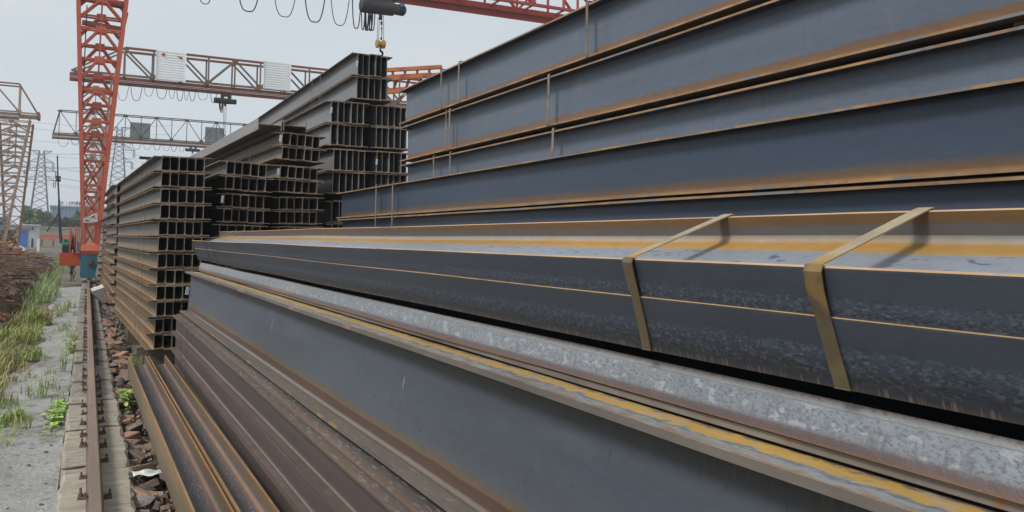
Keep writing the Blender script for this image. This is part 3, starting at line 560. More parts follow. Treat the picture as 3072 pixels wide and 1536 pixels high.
# ------------------------------------------------------------------ gantry cranes
def leg(parent, Y0, Ytop, zb, zt, mat, levels, xlo, xlt, xro, xrt, dp=.34, cw=.125, gus=True, full=True):
    """tapered lattice leg: four chords, K braces with gusset plates above, X braces below"""
    f = lambda z: (z-zb)/(zt-zb)
    xl = lambda z: xlo+(xlt-xlo)*f(z)
    xr = lambda z: xro+(xrt-xro)*f(z)
    yy = lambda z: Y0+(Ytop-Y0)*f(z)
    ch = MB()
    for s in (0, dp):
        ch.bar((xl(zb), yy(zb)+s, zb), (xl(zt), yy(zt)+s, zt), cw, cw); ch.bar((xr(zb), yy(zb)+s, zb), (xr(zt), yy(zt)+s, zt), cw, cw)
    L_ = mob('leg', ch.me('leg', mat), parent)
    for k, (z1, z2, typ) in enumerate(levels):
        for s in (0, dp) if full else (0,):
            a = lambda z, g=.0: Vector((xl(z)+cw*.4, yy(z)+s, z)); c = lambda z: Vector((xr(z)-cw*.4, yy(z)+s, z))
            mid = lambda z: Vector(((xl(z)+xr(z))/2, yy(z)+s, z))
            eo = Vector((0, -.004, 0)) if s == 0 else Vector((0, .004, 0))
            member('horizontal_tie', a(z2)+eo, c(z2)+eo, .065*cw/.125, .06, mat, L_)
            if typ == 'K':
                zz = z1+(z2-z1)*.36
                member('brace', mid(z2)-Vector((.10, 0, .06))-eo, a(zz)-eo, .085*cw/.125, .05, mat, L_); member('brace', mid(z2)-Vector((-.10, 0, .06))-eo, c(zz)-eo, .085*cw/.125, .05, mat, L_)
                if gus: block('gusset_plate', (mid(z2).x-.155, mid(z2).y-.034, z2-.12), (mid(z2).x+.155, mid(z2).y+.030, z2+.10), mat, L_)
                if z2 > 6.5: member('brace', mid(z1)+Vector((0, 0, .1)), mid(z2)-Vector((0, 0, .1)), .05, .04, mat, L_)
            elif typ == 'X':
                member('brace', a(z1)-eo, c(z2)-eo, .075*cw/.125, .03, mat, L_); member('brace', c(z1)+Vector((0, .035, 0)), a(z2)+Vector((0, .035, 0)), .075*cw/.125, .03, mat, L_)
    return L_
LV = [(-.28, .44, 'X'), (.44, .78, 'N'), (.78, 1.51, 'X'), (1.51, 1.73, 'N'), (1.73, 2.86, 'X'), (2.86, 3.89, 'K'), (3.89, 4.94, 'K'), (4.94, 5.99, 'K'), (5.99, 7.03, 'K'), (7.03, 8.06, 'K'), (8.06, 9.1, 'K')]

def girder(parent, Y, z0, z1, xa, xb, pm, mtop, mbot, mdiag, first=0, width=1.1, end=True, slope=0, tube=False, tw=.11):
    """box truss: two side trusses with W diagonals, verticals, bottom ties and the I-shaped runway beam below"""
    zz = lambda x, z: z+(x-xa)*slope
    tp = MB()
    for s in (0, width):
        tp.bar((xa+first, Y+s, zz(xa+first, z1)), (xb, Y+s, zz(xb, z1)), tw*1.2, tw)
    G_ = mob('girder', tp.me('girder', mtop), parent)
    rb = MB(); yc = Y+width/2
    for dz, wd, hh in ((-.36, .22, .03), (-.33, .025, .30), (-.03, .22, .03)):
        a, b = Vector((xa, yc, zz(xa, z0+dz+hh/2))), Vector((xb, yc, zz(xb, z0+dz+hh/2))); q = MB(); rb.bar(a, b, hh, wd) if True else None
    mob('runway_beam', rb.me('runway_beam', mbot), G_)
    lc = MB()
    for s in (0, width): lc.bar((xa+.1, Y+s, zz(xa, z0+.10)), (xb, Y+s, zz(xb, z0+.10)), tw, tw)
    mob('lower_chord', lc.me('lower_chord', mdiag), G_)
    n = int((xb-xa-first)/pm)
    for k in range(n+1):
        x = xa+first+k*pm
        for s in ((0, width) if not tube else (0,)):
            member('vertical_post', (x, Y+s, zz(x, z0+.1)), (x, Y+s, zz(x, z1)), tw*.75, tw*.75, mdiag if not tube else mtop, G_)
            if k < n:
                a, b = ((x, Y+s-.01, zz(x, z1-.05)), (x+pm, Y+s-.01, zz(x+pm, z0+.16))) if k % 2 == 0 else ((x, Y+s-.01, zz(x, z0+.16)), (x+pm, Y+s-.01, zz(x+pm, z1-.05)))
                member('diagonal_brace', a, b, tw*.95, tw*.75, mdiag if not tube else mtop, G_)
            if s == 0: block('gusset_plate', (x-.2, Y-.035, zz(x, z1-.16) if k % 2 == 0 else zz(x, z0+.05)), (x+.2, Y-.012, zz(x, z1-.02) if k % 2 == 0 else zz(x, z0+.24)), mdiag, G_)
        member('cross_tie', (x, Y, zz(x, z0+.04)), (x, Y+width, zz(x, z0+.04)), .08, .06, mdiag, G_)
    if end:
        for s in (0, width): member('end_brace', (xa+.1, Y+s, zz(xa, z0+.1)), (xa+first, Y+s, zz(xa+first, z1)), tw*.8, tw*.7, mdiag if not tube else mtop, G_)
    return G_

# --- red crane
rc = thing('gantry_crane', 'bright red lattice gantry crane standing on the rail', 'gantry crane')
leg(rc, 30.4, 30.4, -.3, 9.7, m_red, LV, -.10, -.60, .317, 1.07)
leg(rc, 35.4, 32.4, -.3, 9.7, m_red, LV, -.10, -.60, .317, 1.07)
girder(rc, 30.4, 9.98, 12.0, -2.2, 27, 1.63, m_redg, m_redg, m_redg, 1.2, 1.4, slope=.022, tw=.12)
member('cross_beam', (-.45, 30.85, 8.15), (.95, 30.85, 8.05), .26, .2, m_redd, rc)
member('cross_beam', (-.40, 32.6, 7.7), (.95, 32.6, 7.62), .16, .16, m_redd, rc)
for (xx, za) in ((-.28, 4.2), (.74, 4.5)): member('conduit', (xx, 30.9, za), (xx+(.03 if xx < 0 else .12), 30.9, 7.9), .035, .035, m_dark, rc)
lad = MB(); lad.bar((.86, 30.7, 6.85), (1.01, 30.7, 7.78), .06, .04); mob('ladder_rail', lad.me('ladder_rail', m_redd), rc)
# right end leg of the red crane
leg(rc, 30.4, 30.4, -1.5, 9.9, m_red, LV, 24.9, 24.3, 25.3, 25.9, full=False)
# base: flared saddle, plate and bogie
for s in (0, 5.0):
    sb = MB(); y0 = 30.15+s
    b0 = [(-.19, y0, -.49), (.40, y0, -.49), (.40, y0+.8, -.49), (-.19, y0+.8, -.49)]; b1 = [(-.12, y0+.1, -.29), (.34, y0+.1, -.29), (.34, y0+.7, -.29), (-.12, y0+.7, -.29)]
    sb.add(b0+b1, [(3, 2, 1, 0), (4, 5, 6, 7), (0, 1, 5, 4), (1, 2, 6, 5), (2, 3, 7, 6), (3, 0, 4, 7)])
    mob('saddle', sb.me('saddle', m_red), rc)
block('base_plate', (-.17, 30.12, -.625), (.37, 36.0, -.49), m_redd, rc)
for s in (4.7, 0):
    wb = MB(); y0 = 30.05+s; pr = [(-.17, -.64), (.335, -.64), (.335, -1.0), (.24, -1.40), (-.11, -1.40), (-.17, -1.34)]
    wb.prism(pr, (Vector((0, y0, 0)), Vector((1, 0, 0)), Vector((0, 0, 1))), (Vector((0, y0+1.1, 0)), Vector((1, 0, 0)), Vector((0, 0, 1))))
    bog = mob('wheel_bogie', wb.me('wheel_bogie', m_blue), rc)
    mob('wheel', MB().tube([(.05, y0+.4, -1.3), (.13, y0+.4, -1.3)], .15, 20).me('wheel', m_dark), bog)
mob('bumper', MB().tube([(.095, 30.06, -.86), (.095, 29.93, -.86)], .082, 16).me('bumper', m_redd), bog)
# machine platform with motor and cable reel
pl = mob('platform', MB().box((-.80, 30.9, -.90), (-.19, 32.4, -.58)).box((-.80, 30.88, -1.02), (-.19, 32.42, -.90)).me('platform', m_orange), rc)
mob('platform_bracket', MB().box((-.19, 31.2, -.86), (-.17, 32.2, -.6)).me('platform_bracket', m_redd), pl)
mo = MB(); mo.tube([(-.74, 31.4, -.33), (-.50, 31.4, -.33)], .15, 18); mo.tube([(-.70, 31.4, -.33), (-.54, 31.4, -.33)], .165, 18); mo.box((-.74, 31.2, -.58), (-.52, 31.6, -.46)); mo.box((-.70, 31.28, -.19), (-.58, 31.5, -.12))
mob('motor', mo.me('motor', m_green), pl)
mob('pump_box', MB().box((-.70, 31.05, -.58), (-.52, 31.25, -.34)).me('pump_box', m_dark), pl)
fr = MB()
for xx in (-.505, -.335): fr.bar((xx, 31.0, -1.08), (xx, 31.0, .345), .045, .06)
fr.bar((-.505, 31.0, -.93), (-.335, 31.0, -.93), .05, .05)
reel = mob('reel_frame', fr.me('reel_frame', m_red), pl)
dr = MB(); dr.tube([(-.47, 31.06, -.3), (-.37, 31.06, -.3)], .16, 18); dr.tube([(-.475, 31.06, -.3), (-.46, 31.06, -.3)], .30, 20); dr.tube([(-.38, 31.06, -.3), (-.365, 31.06, -.3)], .30, 20)
mob('cable_reel', dr.me('cable_reel', m_redd), reel)
hm = plain('red_brown_hose', (.16, .075, .065), .6)
for k in range(5):
    xx = -.475+.028*k; q = []
    for i in range(12):
        f = i/11; q.append((xx+.025*math.sin(f*9+k), 30.93+.02*math.sin(f*5+k*2), .15-.1*k*.5-(1.35+.08*(k % 3))*f))
    mob('hose', MB().tube(q, .011, 6).me('hose', hm), reel)
for k in range(3):
    q = [(-.45+.06*k+.03*math.sin(i*1.1+k), 30.9+.02*math.cos(i), -1.0-.055*i) for i in range(11)]
    mob('hose', MB().tube(q, .012, 6).me('hose', m_rubber), reel)
mob('oil_bottle', MB().tube([(-.225, 31.0, -.56), (-.225, 31.0, -.22), (-.225, 31.0, -.16)], [.05, .05, .025], 12).me('oil_bottle', plain('pale_blue_plastic', (.35, .52, .62), .4)), pl)
bx = MB()
for k in range(4): bx.bar((-.29+.05*k, 31.9, -.58), (-.29+.05*k, 31.9, .28-.03*k), .02, .02)
mob('pipe_rack', bx.me('pipe_rack', m_dull), pl)

# torn banner tied to the leg
bn = thing('banner', 'torn white banner with dark red lettering tied round the red crane leg', 'banner')
vs = []; K = 12
for i in range(K+1):
    f = i/K; x = -.125+.425*f; top = .60+.185*f-.01*math.sin(f*7); bot = .452 - .02*math.sin(f*5) + (.0 if f > .2 else .0)
    for j in range(5):
        g = j/4; vs.append((x, 30.30-.018*math.sin(f*8+g*2)-.012*g, bot+(top-bot)*g))
fs = [(i*5+j, (i+1)*5+j, (i+1)*5+j+1, i*5+j+1) for i in range(K) for j in range(4)]
cl = mesh('banner_cloth', vs, fs, m_banner, None, True); mob('banner_cloth', cl, bn)
def plate(name, pts, y, mat, parent): return mob(name, mesh(name, [(p[0], y, p[1]) for p in pts]+[(p[0], y+.002, p[1]) for p in pts], [tuple(range(len(pts))), tuple(range(len(pts), 2*len(pts)))[::-1]], mat), parent)
YB = 30.255
plate('printed_emblem', [(.06, .585), (.10, .605), (.125, .655), (.165, .675), (.215, .70), (.205, .655), (.195, .615), (.225, .605), (.24, .585), (.19, .58), (.175, .625), (.15, .635), (.135, .60), (.10, .58)], YB, m_bannerd, bn)
plate('printed_emblem', [(-.09, .545), (-.03, .535), (.02, .53), (.05, .50), (.03, .485), (-.02, .50), (-.06, .50)], YB, m_bannerd, bn)
def glyph(ch, x, z, h, y, mat, parent, name='printed_letter', wd=None):
    segs = {'A': [(0, 0, .5, 1), (.5, 1, 1, 0), (.25, .4, .75, .4)], 'N': [(0, 0, 0, 1), (0, 1, 1, 0), (1, 0, 1, 1)], 'G': [(1, .8, .6, 1), (.6, 1, 0, .6), (0, .6, .2, 0), (.2, 0, 1, .1), (1, .1, 1, .45), (1, .45, .6, .45)],
            'U': [(0, 1, 0, .2), (0, .2, .5, 0), (.5, 0, 1, .2), (1, .2, 1, 1)], 'box': [(0, 0, 0, 1), (0, 1, 1, 1), (1, 1, 1, 0), (1, 0, 0, 0), (.1, .65, .9, .65), (.1, .35, .9, .35), (.5, 0, .5, 1)],
            'big': [(0, .65, 1, .65), (.5, 1, .5, .6), (.5, .6, .05, 0), (.5, .6, .95, 0)], 'ming': [(0, 1, .4, 1), (.4, 1, .4, .2), (0, .2, .4, .2), (0, .2, 0, 1), (0, .6, .4, .6), (.55, 1, 1, 1), (1, 1, 1, 0), (.55, 1, .55, .3), (.55, .3, .45, 0), (.55, .72, 1, .72), (.55, .45, 1, .45)],
            'peng': [(0, 1, 0, 0), (0, 1, .22, 1), (.22, 1, .22, 0), (0, .6, .22, .6), (.3, 1, .3, 0), (.3, 1, .5, 1), (.5, 1, .5, 0), (.3, .6, .5, .6), (.6, 1, 1, 1), (.6, 1, .6, .4), (.6, .4, 1, .4), (1, .4, 1, 0), (.6, .7, 1, .7), (.6, .15, .9, .15)]}
    b = MB(); W = wd or h*.8
    for (a, c, d, e) in segs[ch]: b.bar((x+a*W, y, z+c*h), (x+d*W, y, z+e*h), h*.13, h*.1)
    return mob(name, b.me(name, mat), parent)
for k, ch in enumerate('ANGU'): glyph(ch, .055+.052*k, .492-.002*k, .032, YB, m_bannerr, bn)
for (x, z) in ((-.12, .53), (.30, .62)): mob('tie_cord', MB().tube([(x, 30.3, z), (x+(-.02 if x < 0 else .03), 30.36, z+.01)], .006, 5).me('tie_cord', m_dark), bn)

# --- second crane (faded red girder, beige legs)
c2g = thing('gantry_crane', 'faded red gantry crane with beige legs and two white sign panels', 'gantry crane')
leg(c2g, 55, 55, -1.0, 9.55, m_beige, LV, -.10, -.62, .317, 1.05)
leg(c2g, 60.5, 57, -1.0, 9.55, m_beige, LV, -.10, -.62, .317, 1.05)
girder(c2g, 55, 9.9, 11.72, -1.25, 26, 1.635, m_redd, m_redd, m_cr2, 2.99, 1.2, slope=.008, tw=.13)
leg(c2g, 55, 55, -1.5, 9.7, m_beige, LV, 23.5, 23.0, 24, 24.5, full=False)
block('wheel_bogie', (-.17, 54.6, -1.45), (.34, 61.4, -.95), m_beige, c2g)
def corr_panel(name, x0, x1, z0, z1, y, mat, parent):
    b = MB(); n = 12; vs = []
    for i in range(n*2+1):
        z = z0+(z1-z0)*i/(n*2); yo = y-(.010 if i % 2 else 0)
        vs += [(x0, yo, z), (x1, yo, z)]
    b.add(vs, [(2*i, 2*i+1, 2*i+3, 2*i+2) for i in range(n*2)])
    b.bar((x0, y-.01, z0), (x0, y-.01, z1), .03, .05); b.bar((x1, y-.01, z0), (x1, y-.01, z1), .03, .05)
    return mob(name, b.me(name, mat), parent)
sp1 = corr_panel('sign_panel', 3.50, 5.24, 9.95, 11.82, 54.8, m_white, c2g)
plate('red_mark', [(3.775, 11.53), (3.90, 11.67), (4.05, 11.56), (3.91, 11.42)], 54.755, m_redmark, sp1)
plate('red_mark', [(4.66, 11.54), (5.02, 11.53), (5.01, 11.37), (4.86, 11.43)], 54.755, m_redmark, sp1)
corr_panel('sign_panel', 10.09, 11.88, 10.05, 11.93, 54.8, m_white, c2g)
# --- third crane (dark tubes, grey louvre panels)
c3g = thing('gantry_crane', 'distant brown gantry crane with thin dark tubes and grey louvred panels', 'gantry crane')
leg(c3g, 90, 90, -1.0, 9.5, m_beige, LV, -.12, -.65, .33, 1.1)
leg(c3g, 96, 92, -1.0, 9.5, m_beige, LV, -.12, -.65, .33, 1.1, full=False)
girder(c3g, 90, 9.95, 12.32, -3.36, 26, 1.458, m_gunm, m_dull, m_gunm, .6, 1.1, slope=.006, tube=True, tw=.085)
leg(c3g, 90, 90, -1.5, 9.7, m_beige, LV, 23.5, 23.0, 24, 24.5, full=False)
block('wheel_bogie', (-.17, 89.6, -1.45), (.34, 96.6, -.95), m_beige, c3g)
corr_panel('louvre_panel', 3.60, 5.48, 10.2, 11.87, 91.4, m_louv, c3g)
corr_panel('louvre_panel', 10.9, 12.8, 10.3, 11.98, 91.4, m_louv, c3g)
# --- crane on the neighbouring rail, at the left edge
c4g = thing('gantry_crane', 'beige lattice gantry crane at the left edge of the yard', 'gantry crane')
LV4 = [(-1.0, -.2, 'X'), (-.2, .7, 'X'), (.7, 1.6, 'X')]+[(1.6+.84*k, 2.44+.84*k, 'K') for k in range(9)]
leg(c4g, 75, 75, -1.2, 9.3, m_beige, LV4, -6.50, -6.95, -5.90, -4.36, dp=.9, cw=.14)
leg(c4g, 82, 78, -1.2, 9.3, m_beige, LV4, -6.2, -6.7, -5.35, -4.3, dp=.6, cw=.13)
girder(c4g, 75, 9.75, 12.1, -24.4, -5.15, 1.75, m_dull, m_beige, m_beige, 0, 1.4, end=False, tw=.11)
for s in (0, 1.4): member('end_brace', (-3.85, 75+s, 9.85), (-5.15, 75+s, 12.1), .13, .1, m_dull, c4g); member('end_chord', (-3.8, 75+s, 9.78), (-5.15, 75+s, 9.80), .12, .12, m_beige, c4g)
member('runway_end', (-3.8, 75.7, 9.55), (-5.15, 75.7, 9.55), .2, .25, m_beige, c4g)
member('girder_end', (-3.8, 74.9, 9.7), (-3.8, 76.6, 9.7), .2, .5, m_dull, c4g)
leg(c4g, 75, 75, -1.5, 9.3, m_beige, LV4, -20.5, -21.5, -19.5, -18.5, full=False)
block('wheel_bogie', (-6.5, 74.5, -1.62), (-5.05, 83.4, -1.1), m_dull, c4g)
# orange lattice boom resting behind the piles
ob = thing('crane_boom', 'orange lattice crane boom lying behind the right hand pile', 'crane boom')
A, B = Vector((8.2, 26, 5.72)), Vector((10.62, 25.4, 6.04))
bo = MB()
for (dy, dz) in ((0, 0), (.0, -.34), (.9, -.1), (.9, -.60), (0, -.78)): bo.bar(A+Vector((0, dy, dz)), B+Vector((0, dy, dz+(0 if dz > -.3 else .08))), .16, .12)
bm_ = mob('boom_chord', bo.me('boom_chord', plain('orange_boom_paint', (.50, .16, .06), .55, 0, .2, 1.5, (.30, .07, .04), (.5, .65), 2)), ob)
for k in range(7):
    p = A.lerp(B, k/6)
    member('lacing', p+Vector((0, 0, -.34)), p+Vector((0, .02, .0)), .07, .07, m_red, ob); member('lacing', p+Vector((0, 0, -.78)), p+Vector((.15, .02, -.34)), .07, .07, m_redd, ob)
for (a, b) in (((8.9, 26, 4.92), (8.55, 26.1, 2.6)), ((9.45, 26, 5.0), (8.6, 26.0, 4.2)), ((10.35, 25.8, 5.1), (10.15, 25.9, 2.4)), ((10.55, 25.8, 5.1), (10.6, 25.9, 2.4)), ((8.2, 25.9, 4.25), (10.9, 25.9, 4.12)), ((10.1, 25.9, -1.7), (10.1, 25.9, 2.5)), ((8.6, 26.1, -1.7), (8.55, 26.1, 2.7)), ((10.6, 25.9, -1.7), (10.6, 25.9, 2.5))):
    member('support_post', a, b, .09, .09, m_beige, ob)

# ------------------------------------------------------------------ hoists, hook and festoon cables
h1 = thing('electric_hoist', 'dark grey electric hoist with blue plate hanging above the crowning bundle', 'hoist', (0, 0, 0))
hd = MB(); hd.tube([(9.43, 31.1, 9.50), (9.50, 31.1, 9.50), (10.80, 31.1, 9.53)], [.24, .30, .285], 24); hd.tube([(10.80, 31.1, 9.53), (11.16, 31.1, 9.53)], .22, 20)
drum = mob('drum', hd.me('drum', m_hoist), h1)
mob('motor', MB().tube([(11.0, 31.1, 9.54), (11.05, 31.1, 9.54), (11.25, 31.1, 9.54), (11.34, 31.1, 9.54)], [.2, .235, .235, .13], 20).me('motor', plain('teal_dark', (.03, .05, .06), .5)), h1)
block('nameplate', (11.02, 30.82, 9.61), (11.20, 30.875, 9.74), m_label, h1)
block('control_box', (9.75, 30.9, 9.66), (10.72, 31.3, 9.94), m_hoist, h1)
block('trolley', (9.7, 30.95, 9.86), (10.9, 31.25, 10.08), m_hoist, h1)
pb = MB(); pb.tube([(10.17, 30.93, 9.05), (10.27, 30.93, 9.05)], .10, 18); pb.bar((10.22, 31, 9.05), (10.22, 31, 9.3), .09, .06); mob('pulley', pb.me('pulley', m_dark), h1)
rp = MB()
for (xa, za, xb) in ((10.14, 9.05, 10.12), (10.20, 9.0, 10.18), (10.30, 9.2, 10.33), (10.365, 9.3, 10.40)): rp.tube([(xa, 31.0, za), (xb, 31.0, 8.14)], .011, 5)
mob('wire_rope', rp.me('wire_rope', m_dark), h1)
lm = MB()
for (x, z, r, hh) in ((10.29, 8.78, .042, .13), (10.30, 8.60, .03, .07), (10.305, 8.52, .022, .06), (10.29, 8.17, .035, .09)): lm.tube([(x, 31, z), (x, 31, z+hh)], r, 10)
lm.tube([(10.30, 31, 9.0), (10.30, 31, 8.2)], .007, 5); mob('limit_switch', lm.me('limit_switch', m_dark), h1)
hk = thing('hook_block', 'yellow twin pulley hook block with black hook over the crowning bundle', 'hook block')
ww = MB()
for xx in (10.14, 10.395): ww.tube([(xx-.055, 31, 7.99), (xx-.035, 31, 7.99), (xx+.035, 31, 7.99), (xx+.055, 31, 7.99)], [.15, .175, .175, .15], 22)
mob('pulley', ww.me('pulley', m_yell), hk)
mob('yoke', MB().box((10.15, 30.93, 7.93), (10.39, 31.07, 8.04)).box((10.22, 30.95, 8.03), (10.31, 31.05, 8.09)).me('yoke', m_yell), hk)
q = [(10.265, 31, 7.95), (10.265, 31, 7.70)]+[(10.265+.10*math.sin(a), 31, 7.60+.10*math.cos(a)) for a in [i*.35 for i in range(0, 13)]]
mob('hook', MB().tube(q, [.04]*2+[.045]*8+[.035, .03, .025, .02, .012], 10).me('hook', m_dark), hk)
def loops(label, data, Y, ztop, r, group=None, slope=0, name='festoon_cable', x00=0):
    t = thing(name, label, 'cable', (0, 0, 0), (0, 0, 0), group)
    for k, (xa, xb, zb) in enumerate(data):
        q = []; zt = ztop+(xa-x00)*slope
        for i in range(17):
            f = i/16; s = abs(2*f-1); q.append((xa+(xb-xa)*(.5+.5*math.copysign(s**.75, 2*f-1)), Y+.02*math.sin(k*3), zb+(zt-zb)*s**2.6))
        mob('cable_loop', MB().tube(q, r*(1+.35*(k % 2)), 5).me('cable_loop', m_rubber), t)
    return t
loops('black festoon cable loops hanging under the red crane girder', [(3.256, 3.856, 8.604), (4.66, 5.523, 8.561), (5.981, 6.881, 8.556), (7.169, 8.015, 8.526), (8.198, 8.977, 8.532), (9.085, 9.46, 8.515)], 31.1, 9.75, .017, None, .02, x00=4)
loops('bunched black cable loops below the left end of the dark grey hoist', [(9.46, 9.60, 8.475), (9.60, 9.76, 8.48), (9.64, 9.84, 8.49), (9.78, 9.93, 8.50), (9.86, 10.02, 8.51)], 31.05, 9.25, .022)
loops('thin festoon cable loops hanging under the faded red crane girder', [(1.352, 2.022, 8.519), (2.132, 2.79, 8.572), (2.891, 3.447, 8.938), (3.609, 4.241, 8.843), (4.353, 4.695, 8.929), (4.814, 5.206, 8.828), (5.273, 5.505, 8.916), (5.576, 5.949, 8.903), (6.065, 6.726, 9.017), (6.874, 7.252, 8.911)], 55.5, 9.5, .014, None, .008)
loops('thin festoon cable loops hanging under the distant brown crane girder', [(-2.85, -1.886, 8.781), (-1.69, -.984, 9.01), (3.039, 3.679, 9.039), (3.754, 4.615, 8.978), (4.833, 5.559, 9.01), (5.78, 6.44, 9.035), (6.664, 7.331, 9.016), (7.482, 8.005, 8.987), (8.232, 8.759, 8.999)], 90.4, 9.6, .017)
def small_hoist(label, xa, xb, zc, r, Y, ztr, zrope, s=1):
    t = thing('electric_hoist', label, 'hoist')
    mob('drum', MB().tube([(xa, Y, zc), (xa+.04, Y, zc), (xb-.35, Y, zc), (xb-.33, Y, zc)], [r*.8, r, r, r*.8], 16).me('drum', m_gunm), t)
    mob('motor', MB().tube([(xb-.36, Y, zc), (xb-.04, Y, zc), (xb, Y, zc)], [r*.9, r*.9, r*.7], 16).me('motor', m_gunm), t)
    x1, x2 = xa+(xb-xa)*.30, xa+(xb-xa)*.76
    tr = MB(); tr.box((x1, Y-.12, zc), (x1+.2, Y+.12, ztr)); tr.box((x2-.2, Y-.12, zc), (x2, Y+.12, ztr)); tr.box((x1, Y-.1, zc+.3), (x2, Y+.1, zc+.42)); mob('trolley', tr.me('trolley', m_gunm), t)
    mob('pulley', MB().tube([((xa+xb)/2-.05, Y, zc-r-.06), ((xa+xb)/2+.05, Y, zc-r-.06)], .1, 12).me('pulley', m_dark), t)
    rp = MB(); xm = xa+(xb-xa)*.5
    for dx in (-.08, .0, .08): rp.tube([(xm+dx, Y, zc-r), (xm+dx*1.1, Y, zrope)], .014, 4)
    mob('wire_rope', rp.me('wire_rope', m_dark), t)
    mob('hook_block', MB().box((xm-.14, Y-.08, zrope-.3), (xm+.14, Y+.08, zrope)).me('hook_block', m_yell), t)
small_hoist('dark hoist hanging under the faded red crane girder', 7.10, 8.52, 9.10, .19, 55.6, 9.62, 4.6)
small_hoist('tiny dark hoist hanging under the distant brown crane girder', 8.85, 10.33, 9.28, .17, 90.5, 9.64, 7.2)
loops('bunched cable hanging from the hoist under the faded red girder', [(7.40, 7.62, 8.40), (7.48, 7.66, 8.30), (7.44, 7.58, 8.52)], 55.4, 8.95, .02)

# ------------------------------------------------------------------ power pylons and lines
def pylon(label, X, Y, ztop, wb, wt, arms):
    t = thing('power_pylon', label, 'power pylon', (X, Y, 0))
    z0 = -1.7; H = ztop-z0; hw = lambda z: wt+(wb-wt)*max(0, 1-(z-z0)/H)**1.0
    b = MB()
    for sx in (-1, 1):
        for sy in (-1, 1): b.bar((sx*hw(z0), sy*hw(z0), z0), (sx*hw(ztop), sy*hw(ztop), ztop), .24, .24)
    z = z0; 
    while z < ztop-1.0:
        z2 = min(ztop, z+max(1.4, hw(z)*1.05))
        for s in (-1, 1):
            b.bar((-hw(z), s*hw(z), z), (hw(z2), s*hw(z2), z2), .11, .11); b.bar((hw(z), s*hw(z), z), (-hw(z2), s*hw(z2), z2), .11, .11)
            b.bar((s*hw(z), -hw(z), z), (s*hw(z2), hw(z2), z2), .11, .11)
        z = z2
    mob('tower', b.me('tower', m_pylon), t)
    for (za, wa, dz) in arms:
        a = MB(); w_ = hw(za)
        for s in (-1, 1):
            a.bar((s*w_, -.3, za), (s*wa, 0, za), .16, .16); a.bar((s*w_, .3, za), (s*wa, 0, za), .16, .16); a.bar((s*w_, 0, za+dz), (s*wa, 0, za), .16, .16)
            for k in range(1, 4):
                x = w_+(wa-w_)*k/4; a.bar((s*x, 0, za), (s*(x-.7), 0, za+dz*(1-(k-.5)/4)), .1, .1)
        o = mob('cross_arm', a.me('cross_arm', m_pylon), t)
        if dz > 0:
            i = MB()
            for s in (-1, 1):
                for dx in (0, .5): i.tube([(s*(wa-dx), 0, za), (s*(wa-dx), 0, za-2.4)], .13, 6)
            mob('insulator', i.me('insulator', m_pylon), o)
    return t
# distances estimated so that the towers are about 40 m high
def ray(u, v):
    return fwd + rt*((u-1536)/2400) - up*((v-646.43)/2400)
def at(u, v, Y):
    r_ = ray(u, v); r_ = r_*(Y/r_.y); return r_
p1 = at(121, 560, 300); p2 = at(353, 560, 300)
s_ = 300/100*100/84/1.0
zt1 = at(124, 452, 300).z; zt2 = at(358, 382, 300).z
pylon('grey lattice power pylon behind the green tree', p1.x, 300, zt1, 3.3, .62, [(zt1, 3.0, -1.6), (at(121, 487, 300).z, 3.6, 1.6), (at(121, 513, 300).z, 4.6, 1.4), (at(121, 540, 300).z, 4.2, 1.4)])
pylon('grey lattice power pylon behind the red crane leg', p2.x, 300, zt2, 3.9, .7, [(zt2, 3.3, -1.5), (at(355, 449, 300).z, 4.9, 2.0), (at(355, 486, 300).z, 4.4, 1.6)])
wk = 0
def wire(a, b, sag):
    global wk
    q = [Vector(a).lerp(Vector(b), i/24)-Vector((0, 0, sag*4*(i/24)*(1-i/24))) for i in range(25)]
    tag(mob('power_line', MB().tube(q, .045, 4, cap=False).me('power_line', m_wire)), 'thin power line crossing the pale sky behind the cranes', 'power line', 'power lines in the sky')
for (u, v) in ((109, 496), (133, 496), (103, 522), (150, 530), (110, 548), (146, 548)):
    a = at(u, v, 300); wire(a, (a.x+150, 330, a.z+9), 7); wire(a, (a.x-60, 280, a.z+6), 2.5)
for (u, v) in ((325, 458), (388, 458), (330, 498), (382, 498)):
    a = at(u, v, 300); wire(a, (a.x-70, 300, a.z+2), 3.0); wire(a, (a.x+120, 320, a.z-4), 7)
for (v1, v2) in ((362, 376), (380, 402), (418, 424), (462, 468)):
    wire(at(60, v1, 280), at(520, v2, 280), 1.2)
# slim leaning steel pole with a strut
po = thing('steel_pole', 'slim dark steel pole with a leaning strut beside the red crane', 'pole')
pa, pb_, pc = at(172, 467, 60), at(177, 600, 60), at(184, 730, 60)
mob('shaft', MB().tube([pa, at(174, 535, 60)], .04, 8).tube([at(173.5, 530, 60), pb_], .05, 8).tube([pb_, at(178, 660, 60), pc], [.06, .08, .10], 8).me('shaft', m_dark), po)
mob('strut', MB().tube([at(177, 638, 60), at(140, 695, 60)], .045, 7).me('strut', m_dark), po)
kb = MB()
for v in (532, 541): p = at(174, v, 60); kb.box((p.x-.12, p.y-.1, p.z-.08), (p.x+.16, p.y+.1, p.z+.08))
mob('clamp', kb.me('clamp', m_dark), po)

